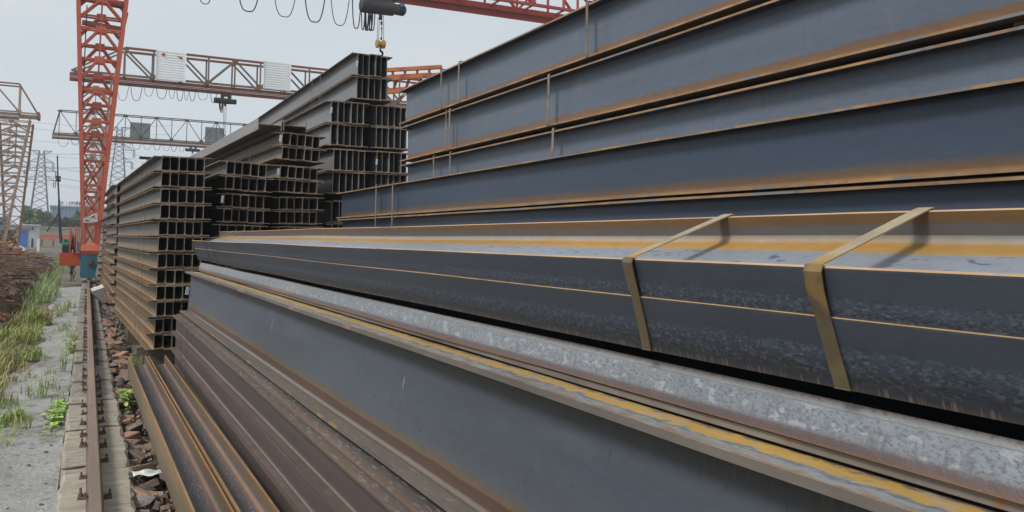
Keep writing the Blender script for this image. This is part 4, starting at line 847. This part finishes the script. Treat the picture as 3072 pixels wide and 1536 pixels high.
# ------------------------------------------------------------------ background buildings, wall, trees
wl = thing('yard_wall', 'long beige boundary wall below the blue building', 'wall')
wm = plain('beige_render', (.36, .31, .24), .9, 0, .2, .5, (.25, .22, .18), (.55, .75), 1.2)
for k in range(11):
    x = -14+3.6*k; b = MB().box((x, 140, -1.75), (x+3.58, 140.25, 1.02)); mob('wall_panel', b.me('wall_panel', wm), wl)
mob('coping', MB().box((-14.1, 139.93, 1.02), (26, 140.32, 1.30)).me('coping', plain('grey_coping', (.30, .28, .25), .9)), wl)
sh = thing('site_hut', 'white site hut with blue panels and blue roller door', 'hut')
hx0, hx1, hy = at(95, 700, 125).x-.0, at(114, 700, 125).x, 125
bl = plain('blue_cladding', (.06, .16, .46), .6, 0, .15, .8); wt_ = plain('white_render', (.58, .60, .62), .8, 0, .1, .5)
x_l = at(0, 700, 125).x
mob('wall', MB().box((x_l-6, 125, -1.75), (hx1, 129, 1.25)).me('wall', wt_), sh)
mob('roof', MB().box((x_l-6.2, 124.7, 1.25), (hx1+.15, 129.2, 1.42)).me('roof', plain('pale_roof', (.5, .51, .52), .8)), sh)
for (ua, ub) in ((20, 30), (54, 84)): 
    xa, xb = at(ua, 700, 125).x, at(ub, 700, 125).x
    mob('roller_door', MB().box((xa, 124.93, -1.7), (xb, 124.99, .60)).me('roller_door', bl), sh)
xa, xb = at(46, 700, 125).x, at(88, 700, 125).x
mob('awning_band', MB().box((xa, 124.9, .62), (xb, 124.98, .92)).me('awning_band', plain('faded_red_band', (.42, .20, .20), .7)), sh)
xa, xb = at(95, 700, 125).x, at(101, 700, 125).x
mob('side_door', MB().box((xa, 124.94, -1.7), (xb, 124.99, -.45)).me('side_door', m_dark), sh)
block('meter_box', (at(96, 688, 125).x, 124.8, at(97, 690, 125).z), (at(100, 688, 125).x, 124.99, at(97, 682, 125).z), m_dark, sh)
# blue clad building with a rooftop sign
bb_ = thing('blue_building', 'long blue ribbed building with rooftop sign letters behind the trees', 'building')
bY = 260; bx0, bx1 = at(150, 640, bY).x, at(400, 640, bY).x; bz = at(200, 621, bY).z
mb_ = MB(); n = 46
for i in range(n):
    xa = bx0+(bx1-bx0)*i/n; xb = bx0+(bx1-bx0)*(i+1)/n; mb_.box((xa, bY-(.35 if i % 2 else 0), -1.7), (xb, bY+8, bz))
mob('cladding', mb_.me('cladding', plain('blue_rib_cladding', (.17, .23, .36), .7, 0, .12, .3)), bb_)
wn = MB()
for i in range(0, n, 2):
    xa = bx0+(bx1-bx0)*(i+.25)/n; wn.box((xa, bY-.06, 1.2), (xa+.32, bY-.01, bz-.8))
mob('window_strip', wn.me('window_strip', plain('pale_strip', (.36, .40, .48), .5)), bb_)
mob('parapet', MB().box((bx0-.2, bY-.5, bz), (bx1+.2, bY+8.2, bz+.35)).me('parapet', plain('pale_parapet', (.35, .38, .44), .7)), bb_)
ml = plain('dark_sign_letter', (.07, .07, .09), .6); mlr = plain('red_sign_letter', (.26, .06, .07), .6)
for ch, u, col, wd in (('box', 179, ml, None), ('big', 203, ml, None), ('ming', 212, mlr, 1.1), ('peng', 228, ml, None), ('peng', 238, mlr, None)):
    p = at(u, 617, bY); sg = glyph(ch, p.x, bz+.6, at(u, 607, bY).z-p.z+.0, bY-.3, col, bb_, 'sign_letter', wd)
sfm = MB()
for i in range(12):
    x = bx0+2+(bx1-bx0-4)*i/11*.42; sfm.bar((x, bY+.2, bz+.3), (x, bY-.1, bz+1.6), .08, .08)
mob('sign_frame', sfm.me('sign_frame', ml), bb_)
def crown_mesh(name, cx, cy, cz, rx, ry, rz, n, leaf, mat, seed=0, lumps=9):
    rnd = random.Random(seed); vs = []; fs = []
    L_ = [(rnd.uniform(-.62, .62), rnd.uniform(-.62, .62), rnd.uniform(-.5, .62), rnd.uniform(.3, .55)) for _ in range(lumps)]
    for i in range(n):
        l = L_[i % lumps]
        d = Vector((rnd.gauss(0, 1), rnd.gauss(0, 1), rnd.gauss(0, 1))).normalized()*l[3]*(rnd.random()**.4)
        p = Vector((cx+(l[0]+d.x)*rx, cy+(l[1]+d.y)*ry, cz+(l[2]+d.z)*rz))
        a = Vector((rnd.gauss(0, 1), rnd.gauss(0, 1), rnd.gauss(0, .6))).normalized(); b = a.orthogonal().normalized()
        s = leaf*rnd.uniform(.6, 1.3); k = len(vs)
        vs += [p-a*s, p-b*s*.5, p+a*s, p+b*s*.5]; fs.append((k, k+1, k+2, k+3))
    return mesh(name, vs, fs, mat)
def tree(label, u, v, rpx, hpx, Y, mat, seed, name='leafy_tree'):
    t = thing(name, label, 'tree'); c = at(u, v, Y); k = Y/2400*.9
    tr = MB().tube([(c.x, Y, -1.75), (c.x+.1, Y, c.z-.3*hpx*k), (c.x, Y, c.z+.3*hpx*k)], [.28, .2, .06], 8)
    rnd = random.Random(seed)
    for i in range(6):
        a = rnd.uniform(0, 6.28); tr.tube([(c.x, Y, c.z-.35*hpx*k+i*.1*hpx*k), (c.x+math.cos(a)*rpx*k*.6, Y+math.sin(a)*rpx*k*.6, c.z+(.0+.1*i)*hpx*k)], [.1, .03], 5)
    mob('trunk', tr.me('trunk', m_bark), t)
    mob('crown', crown_mesh('crown', c.x, Y, c.z, rpx*k, rpx*k, hpx*k, 5200, .26*Y/170, mat, seed, 14), t)
tree('rounded green tree behind the white hut', 92, 655, 33, 36, 170, m_foli[0], 3)
tree('yellow green tree between the green tree and the blue building', 128, 662, 26, 30, 165, m_foli[1], 5)
tree('small yellow green tree beside the red crane leg', 240, 655, 14, 24, 168, m_foli[1], 8)
for k, (u, rp) in enumerate(((175, 22), (205, 26), (228, 22), (262, 24))):
    t = thing('hedge_shrub', ['shrub behind the wall, nearest the slim pole', 'wide dark shrub behind the wall below the rooftop sign', 'dark shrub behind the wall next to the crane leg', 'dark shrub behind the wall seen through the crane leg'][k], 'shrub', (0, 0, 0), (0, 0, 0), 'shrubs behind the boundary wall')
    c = at(u, 672, 155)
    mob('stem', MB().tube([(c.x, 155, -1.75), (c.x, 155, c.z)], [.12, .05], 6).me('stem', m_bark), t)
    mob('foliage', crown_mesh('foliage', c.x, 155, c.z-.1, rp*.062, 1.2, 1.2, 1700, .22, m_foli[2], 20+k, 10), t)
# orange beams stacked before the wall
for k in range(3):
    z = at(150, 716-4.6*k, 135).z
    tag(mob('orange_beam', MB().box((at(114, 700, 135).x, 135+.1*k, z-.085), (at(222, 700, 135).x, 135.5, z+.085)).me('orange_beam', m_red)), 'orange painted beam lying before the wall, %s of three' % ['lowest', 'middle', 'topmost'][k], 'steel beam', 'orange beams before the wall')
for k, u in enumerate((125, 160, 205)):
    p = at(u, 722, 135); tag(block('timber_bearer', (p.x-.12, 135.0, -1.75), (p.x+.12, 135.5, at(150, 716, 135).z-.085), m_timber), ['left', 'middle', 'right'][k]+' dark block under the orange beams', 'block', 'blocks under the orange beams')
# loader parked by the hut
lo = thing('wheel_loader', 'blue and dark wheel loader parked before the white hut', 'loader'); LY = 100
def pb2(ua, ub, va, vb): a = at(ua, vb, LY); c = at(ub, va, LY); return a.x, c.x, a.z, c.z
def lbox(name, ua, ub, va, vb, d, mat, y0=0):
    x0_, x1_, z0_, z1_ = pb2(ua, ub, va, vb); return mob(name, MB().box((x0_, LY+y0, z0_), (x1_, LY+y0+d, z1_)).me(name, mat), lo)
lbox('cab', -8, 19, 651, 688, 1.8, plain('loader_blue', (.10, .24, .38), .5)); lbox('cab_window', -4, 14, 656, 672, .04, plain('dark_glass', (.04, .05, .06), .15), -.05)
lbox('roof_tank', 5, 25, 634, 650, 1.0, m_white, .3); lbox('chassis', -20, 46, 690, 722, 1.6, m_dark, .1); lbox('engine_cover', 17, 44, 700, 716, 1.4, m_rubber, -.02)
for (u, rr) in ((8, .62), (31, .66), (-14, .62)):
    p = at(u, 725, LY); wv_ = mob('wheel', MB().tube([(p.x, LY-.35, -1.62+rr), (p.x, LY+.05, -1.62+rr)], rr, 22).me('wheel', m_rubber), lo)
    mob('rim', MB().tube([(p.x, LY-.38, -1.62+rr), (p.x, LY-.3, -1.62+rr)], rr*.5, 16).me('rim', plain('loader_yellow', (.45, .25, .04), .6)), wv_)
p = at(38, 700, LY); mob('lift_arm', MB().bar((p.x, LY-.1, at(0, 716, LY).z), (p.x+.5, LY-.1, at(0, 693, LY).z), .35, .2).me('lift_arm', plain('loader_yellow_arm', (.42, .24, .05), .6)), lo)
for k, (u, v, s) in enumerate(((55, 722, .55), (64, 726, .45), (70, 727, .35))):
    p = at(u, v, 99); b = MB(); 
    b.add([(p.x-s, 99, -1.66), (p.x+s, 99, -1.66), (p.x+s*.8, 99.5, -1.66), (p.x-s*.9, 99.6, -1.66), (p.x-s*.5, 99.1, -1.66+s*.9), (p.x+s*.3, 99.2, -1.66+s*.7), (p.x, 99.4, -1.66+s*1.1)], [(0, 1, 5, 4), (1, 2, 6, 5), (2, 3, 6), (3, 0, 4, 6), (4, 5, 6)])
    tag(mob('rubbish_bag', b.me('rubbish_bag', m_sack)), ['biggest white rubbish bag before the blue roller door', 'middle white rubbish bag before the blue roller door', 'smallest white rubbish bag before the blue roller door'][k], 'bag', 'bags before the blue door')
b = MB().box((at(112, 730, 95).x, 95, -1.68), (at(118, 730, 95).x, 95.6, at(112, 716, 95).z)); tag(mob('gas_bottle', b.me('gas_bottle', m_white)), 'pale cabinet standing at the right corner of the hut', 'cabinet')

# ------------------------------------------------------------------ scrap heap left of the path
def hz(x, y):
    """height of the heap above the ground"""
    f = max(0, 1-((x+3.6)/2.45)**2)*max(0, min(1, (y-13)/6))*max(0, min(1, (58-y)/16))
    g = .5+.5*math.sin(x*2.1+y*.45)*math.sin(y*.33-x*.7+1)
    return f**.6*(1.05+.28*g) + (.07*math.sin(x*7+y*2)*math.sin(y*3.3-x*5) if f > .05 else 0)
vs = []; fs = []; nx, ny = 34, 90
for j in range(ny+1):
    for i in range(nx+1):
        x = -6.2+5.3*i/nx; y = 12+48*j/ny; h_ = hz(x, y)
        vs.append((x, y, GZ-.06+h_+(random.uniform(-.04, .04) if h_ > .1 else 0)))
for j in range(ny):
    for i in range(nx): a = j*(nx+1)+i; fs.append((a, a+1, a+nx+2, a+nx+1))
tag(mob('scrap_heap', mesh('scrap_heap', vs, fs, m_scrapm)), 'long brown heap of rusty scrap and earth left of the path', 'scrap heap', kind='stuff')
rb = [MB(), MB(), MB()]
rnd = random.Random(4)
for k in range(2000):
    x = rnd.uniform(-6, -1.2); y = 13+45*rnd.random()**1.5; h_ = hz(x, y)
    if h_ < .08: continue
    L_ = rnd.uniform(.05, .24); a = rnd.uniform(0, 6.28); d = Vector((math.cos(a), math.sin(a), rnd.uniform(-.35, .35)))*L_/2
    p = Vector((x, y, GZ-.03+h_)); wd = rnd.uniform(.015, .06)
    rb[0 if rnd.random() < .72 else (1 if rnd.random() < .4 else 2)].bar(p-d, p+d, wd, wd*rnd.uniform(.4, 1))
for k in range(3): tag(mob('scrap_debris', rb[k].me('scrap_debris', m_rod[k])), ['dark brown scrap bits strewn over the heap', 'pale wooden bits strewn over the heap', 'orange rusty bits strewn over the heap'][k], 'scrap', kind='stuff')
for k in range(46):
    for _ in range(40):
        x = rnd.uniform(-4.8, -1.5); y = rnd.uniform(16, 44)
        if hz(x, y) > .3: break
    L_ = rnd.uniform(.7, 1.9); a = rnd.gauss(.6, .7); d = Vector((math.cos(a), math.sin(a)*1.2, rnd.uniform(-.12, .18)))*L_/2; p = Vector((x, y, GZ+.04+hz(x, y)))
    q = [p-d, p-d*.3+Vector((0, 0, rnd.uniform(-.02, .05))), p+d*.4, p+d]; i = k % 3
    tag(mob('scrap_rod', MB().tube(q, rnd.uniform(.014, .032), 5).me('scrap_rod', m_rod[i])), ['dark rusty rod sticking out of the scrap heap', 'pale wooden stick lying on the scrap heap', 'orange rusty rod lying on the scrap heap'][i], 'rod', ['dark rods on the scrap heap', 'pale sticks on the scrap heap', 'orange rods on the scrap heap'][i])

# ------------------------------------------------------------------ weeds
def blades(name, spots, mat, label, hmin, hmax, wd, cat='weeds', bend=.5):
    b = MB(); vs = b.v; fs = b.f
    for (x, y, z, n, r, s) in spots:
        for _ in range(n):
            a = random.uniform(0, 6.28); rr = r*math.sqrt(random.random()); px, py = x+math.cos(a)*rr, y+math.sin(a)*rr*1.3
            h = random.uniform(hmin, hmax)*s*(1-.35*rr/max(r, .01)); th_ = random.uniform(0, 6.28); d = Vector((math.cos(th_), math.sin(th_), 0)); sd_ = Vector((-d.y, d.x, 0))*wd*s*random.uniform(.6, 1.2)
            o = Vector((px, py, z)); m1 = o+d*h*bend*.25+Vector((0, 0, h*.6)); e = o+d*h*bend*random.uniform(.6, 1.3)+Vector((0, 0, h*random.uniform(.75, 1)))
            k = len(vs); vs += [tuple(o-sd_), tuple(o+sd_), tuple(m1+sd_*.8), tuple(m1-sd_*.8), tuple(e)]; fs += [(k, k+1, k+2, k+3), (k+3, k+2, k+4)]; b.m += [0, 0]
    return tag(mob(name, b.me(name, mat)), label, cat, kind='stuff')
G1 = []
for k in range(46):
    y = random.uniform(20, 52); x = -1.02-.014*(y-20)+random.gauss(0, .16); G1.append((x, y, GZ-.02, 120, .28, random.uniform(.6, 1.25)))
blades('tall_grass', G1, m_reed, 'tall green grass between the path and the scrap heap', .26, .72, .0055, 'grass', .5)
G2 = []
for k in range(30):
    y = random.uniform(9.5, 19); x = -.80-.02*(y-9)+random.gauss(0, .15) - (.1 if y < 12 else 0); G2.append((x, y, GZ+.0, 90, .2, random.uniform(.6, 1.2)))
blades('dry_weeds', G2, m_dry, 'low ochre weeds along the left edge of the path', .10, .30, .006, 'weeds', .8)
G3 = [(random.uniform(-1.25, -.7), random.uniform(9, 20), GZ, 60, .18, random.uniform(.7, 1.3)) for _ in range(40)]
G3 += [(random.uniform(-.7, -.14), random.uniform(7.5, 22), -1.69, 26, .09, random.uniform(.5, .9)) for _ in range(26)]
G3 += [(-.62, 12.8, -1.69, 160, .16, 1.0), (-.75, 17.5, -1.69, 200, .25, 1.3), (-.30, 21.5, -1.69, 60, .12, 1), (-.13, 12.6, -1.62, 70, .05, 1), (-.12, 14.0, -1.62, 40, .05, .8), (-.52, 8.6, -1.7, 90, .1, .8), (.60, 10.9, -1.6, 60, .06, .7)]
blades('green_weeds', G3, m_grass, 'green weeds at the left edge of the path', .12, .34, .006, 'weeds', .7)
# upright reeds with long leaves
def reed(label, x, y, z, n, H, seed):
    t = thing('reed_plant', label, 'reed', (x, y, z), (0, 0, 0), 'reeds on the cement path'); rn = random.Random(seed)
    for k in range(n):
        a = rn.uniform(0, 6.28); lean = rn.uniform(.05, .35); h = H*rn.uniform(.6, 1); top = Vector((math.cos(a)*lean*h, math.sin(a)*lean*h, h)); base = Vector((math.cos(a)*.03, math.sin(a)*.03, 0))
        st = mob('stem', MB().tube([base, base.lerp(top, .5)+Vector((0, 0, .02)), top], [.004, .0035, .002], 5).me('stem', m_reed), t)
        for i in range(6):
            f = .25+.13*i; p = base.lerp(top, f); th_ = rn.uniform(0, 6.28); d = Vector((math.cos(th_), math.sin(th_), .35)); l = rn.uniform(.10, .2); sd_ = Vector((-d.y, d.x, 0)).normalized()*.009
            e1 = p+d*l*.5; e2 = p+d*l-Vector((0, 0, l*.35)); mob('leaf', mesh('leaf', [p-sd_*.4, p+sd_*.4, e1+sd_, e1-sd_, e2], [(0, 1, 2, 3), (3, 2, 4)], m_reed), st)
reed('taller reed growing by the concrete strip', -.21, 11.4, -1.69, 7, .42, 1)
reed('low reed growing out of the middle of the cement path', -.36, 9.6, -1.69, 6, .30, 2)
# leafy plants hugging the concrete strip
lv = [(0, 0, 0), (.30, .42, .05), (.22, .8, .03), (0, 1.12, -.08), (-.22, .8, .03), (-.30, .42, .05), (0, .5, -.03)]
leaf_me = mesh('leaf', lv, [(0, 1, 6), (1, 2, 6), (2, 3, 6), (3, 4, 6), (4, 5, 6), (5, 0, 6)], m_leaf)
def leafy(label, cx, cy, cz, rx, ry, H, n, size, seed):
    t = thing('leafy_plant', label, 'plant', (cx, cy, cz)); rn = random.Random(seed)
    st = MB()
    for k in range(n):
        x, y = rn.gauss(0, rx*.5), rn.gauss(0, ry*.5); z = H*(.25+.75*rn.random())*max(.25, 1-(x/rx)**2*.3-(y/ry)**2*.3)
        st.tube([(x*.5, y*.5, 0), (x, y, z)], .0025, 4)
        o = mob('leaf', leaf_me, t, (x, y, z), (rn.uniform(-.35, .6), rn.uniform(-.4, .4), rn.uniform(0, 6.28))); s = size*rn.uniform(.6, 1.25); o.scale = (s, s, s)
    mob('stem', st.me('stem', m_leaf), t)
leafy('bright green leafy plant on the path against the concrete strip', -.175, 8.55, -1.70, .10, .62, .12, 190, .062, 5)
leafy('bright green leafy plant between the concrete strip and the lying beams', .385, 8.8, -1.62, .06, .36, .10, 80, .055, 6)
leafy('small yellow green plant at the left border of the path', -.62, 8.3, -1.71, .07, .3, .12, 40, .03, 7)

# ------------------------------------------------------------------ rubble between the strip and the beams
def rock_mesh(mat, seed, brick):
    rn = random.Random(seed); bm = bmesh.new()
    bmesh.ops.create_cube(bm, size=1)
    if brick:
        for v in bm.verts: v.co = Vector((v.co.x*1.0, v.co.y*.5, v.co.z*.26))
        c = Vector((.5, rn.uniform(-.2, .2), rn.uniform(-.1, .1)))
        for v in bm.verts:
            if v.co.x > 0: v.co.x -= rn.uniform(0, .4)
            v.co += Vector((rn.gauss(0, .02), rn.gauss(0, .02), rn.gauss(0, .012)))
        bmesh.ops.bevel(bm, geom=bm.edges[:], offset=.03, segments=1, affect='EDGES')
    else:
        bmesh.ops.subdivide_edges(bm, edges=bm.edges[:], cuts=1, use_grid_fill=True)
        for v in bm.verts: v.co = v.co.normalized()*.5*rn.uniform(.75, 1.15); v.co.z *= .6
    me = bpy.data.meshes.new('rubble'); bm.to_mesh(me); bm.free(); me.materials.append(mat); return me
RM = [[rock_mesh(m_brick[k], 10*k+i, k < 2) for i in range(5)] for k in range(4)]
RL = ['broken red brick lying in the rubble strip beside the rail', 'dull brown brick lying in the rubble strip beside the rail', 'grey stone lying in the rubble strip beside the rail', 'dark stone lying in the rubble strip beside the rail']
RG = ['red bricks in the rubble strip', 'brown bricks in the rubble strip', 'grey stones in the rubble strip', 'dark stones in the rubble strip']
RN = ['broken_brick', 'broken_brick', 'rubble_stone', 'rubble_stone']; RC = ['brick', 'brick', 'stone', 'stone']
rn = random.Random(77)
for k in range(170):
    y = 4.7+13*rn.random()**1.15
    xr = .44 if y < 9.75 else .66-.035*(y-11)
    x = rn.uniform(.335, xr) if y < 9.75 else rn.uniform(.34, xr)
    i = rn.choices(range(4), (.34, .24, .24, .18))[0]; s = rn.uniform(.10, .23)*(1.1 if i < 2 else .72)
    o = mob(RN[i], RM[i][rn.randrange(5)], None, (x, y, -1.69+rn.uniform(0, .06)+(.03 if y > 9.75 else 0)), (rn.gauss(0, .3), rn.gauss(0, .3), rn.uniform(0, 6.28)))
    o.scale = (s, s, s*rn.uniform(.8, 1.2)); tag(o, RL[i], RC[i], RG[i])
gb = MB()
for k in range(2600):
    y = 4+26*rn.random()**1.3; x = rn.uniform(.315, .62); s = rn.uniform(.012, .035); M = Matrix.Translation((x, y, -1.715+rn.uniform(0, .05))) @ Euler((rn.uniform(0, 3), rn.uniform(0, 3), rn.uniform(0, 3))).to_matrix().to_4x4()
    gb.box((-s, -s*.8, -s*.6), (s, s*.8, s*.6), rn.choice((0, 1, 2, 2, 3)), M)
tag(mob('gravel', gb.me('gravel', m_brick)), 'loose chips and gravel in the rubble strip', 'gravel', kind='stuff')
cb = MB()
for k in range(90):
    x = rn.uniform(-.75, -.13); y = 4.5+15*rn.random()**1.4; s = rn.uniform(.003, .010); M = Matrix.Translation((x, y, -1.683)) @ Euler((rn.uniform(-.3, .3), rn.uniform(-.3, .3), rn.uniform(0, 3))).to_matrix().to_4x4()
    cb.box((-s*1.4, -s, -s*.3), (s*1.4, s, s*.3), 0 if rn.random() < .75 else 1, M)
tag(mob('path_litter', cb.me('path_litter', [m_brick[3], m_brick[1]])), 'dark flakes and chips scattered on the cement path', 'litter', kind='stuff')
# white plastic strip, blue bag, white sack, pipe end
b = MB(); vs = []
for i in range(9):
    x = .315+.022*i
    for j, yy in enumerate((5.79, 5.84, 5.90, 5.97)): vs.append((x, yy+.012*math.sin(i*.8), -1.560+.008*math.sin(i*1.1+j)-.004*j))
fs = [(i*4+j, i*4+4+j, i*4+5+j, i*4+1+j) for i in range(8) for j in range(3)]
ws = thing('plastic_strip', 'white plastic strip with dark lines between the concrete and the lying beam', 'plastic strip')
mob('sheet', mesh('sheet', vs, fs, m_sack, None, True), ws)
for k in range(4): mob('printed_line', MB().bar((.385, 5.81+.03*k, -1.5515), (.445, 5.81+.03*k+.004, -1.5510), .004, .002).me('printed_line', m_print), ws)
b = MB(); vs = [(.36+.10*i/6, 4.86+.16*j/4, -1.62+.03*math.sin(i*1.7)*math.cos(j*2.1)+.02) for i in range(7) for j in range(5)]
tag(mob('plastic_bag', mesh('plastic_bag', vs, [(i*5+j, i*5+5+j, i*5+6+j, i*5+1+j) for i in range(6) for j in range(4)], m_bluep, None, True)), 'crumpled blue plastic bag in the dark rubble at the bottom', 'plastic bag')
sk = thing('woven_sack', 'white printed sack lying beside the blue crane bogie', 'sack', (.43, 24.6, -1.62), (R(-12), R(14), R(20)))
sm_ = bmesh.new(); bmesh.ops.create_cube(sm_, size=1); bmesh.ops.subdivide_edges(sm_, edges=sm_.edges[:], cuts=3, use_grid_fill=True)
for v in sm_.verts:
    f = 1-.55*max(abs(v.co.x), abs(v.co.y))**3*4*.5; v.co = Vector((v.co.x*.36, v.co.y*.9, .12+v.co.z*.26*f+random.uniform(-.012, .012)))
me = bpy.data.meshes.new('sack_body'); sm_.to_mesh(me); sm_.free(); me.materials.append(m_sack); mob('sack_body', me, sk)
for k in range(4): mob('printed_line', MB().bar((-.10, -.25+.12*k, .252), (.10, -.25+.12*k, .252), .03, .006).me('printed_line', m_print), sk)
tag(mob('scrap_plank', MB().box((-.25, -.9, 0), (.25, .9, .06), 0, Matrix.Translation((.52, 22.6, -1.50)) @ Euler((.1, -.35, .12)).to_matrix().to_4x4()).me('scrap_plank', m_brick[3])), 'dark board leaning against the foot of the second stack', 'board')
tag(mob('pipe_end', MB().tube([(.36, 9.55, -1.62), (.385, 9.95, -1.60)], .035, 12).me('pipe_end', m_brick[3])), 'short dark pipe end among the bricks by the rail', 'pipe')
# white paper tags at the ends of a few sections
m_tag = plain('white_paper_tag', (.75, .76, .76), .7, 0, .05)
def paper_tag(parent_label, x, y, z, wd=.035, hh=.10):
    par = next(o for o in S.objects if o.get('label') == parent_label); M = par.matrix_basis.inverted()
    o = mob('paper_tag', MB().box((-wd/2, -.002, -hh/2), (wd/2, .002, hh/2)).me('paper_tag', m_tag), par); o.location = M @ Vector((x, y, z)); o.rotation_euler = (.06, .04, .25)
paper_tag('light grey bundle of deep H beams crowning the centre stack under the hook', 4.03, 13.41, 3.06)
paper_tag('bundle of deep H beams, left of the upper pair in the centre stack', 3.60, 13.40, 2.21)
paper_tag('bundle of deep H beams, right of the middle pair in the centre stack', 4.42, 13.40, 1.38)
paper_tag('bundle of H beams, topmost in the third column from the rail', 2.49, 12.06, 1.50)
paper_tag('bundle of H beams, second from the top in the third column from the rail', 2.47, 12.06, 1.00)
paper_tag('bundle of H beams, second from the top in the second column from the rail', 1.63, 11.60, .54)
paper_tag('big single H beam with yellow striped top flange in the foreground', 1.022, 9.715, -.60, .04, .09)

# ------------------------------------------------------------------ haze
hm_ = bpy.data.materials.new('haze_air'); hm_.use_nodes = True; n = hm_.node_tree; n.nodes.clear()
vo = n.nodes.new('ShaderNodeVolumePrincipled'); vo.inputs['Color'].default_value = (.86, .92, 1, 1); vo.inputs['Density'].default_value = .0008; vo.inputs['Anisotropy'].default_value = .2
oo = n.nodes.new('ShaderNodeOutputMaterial'); n.links.new(vo.outputs[0], oo.inputs['Volume'])
tag(mob('haze', MB().box((-1510, -310, -2.9), (1510, 2810, 46)).me('haze', hm_)), kind='stuff')
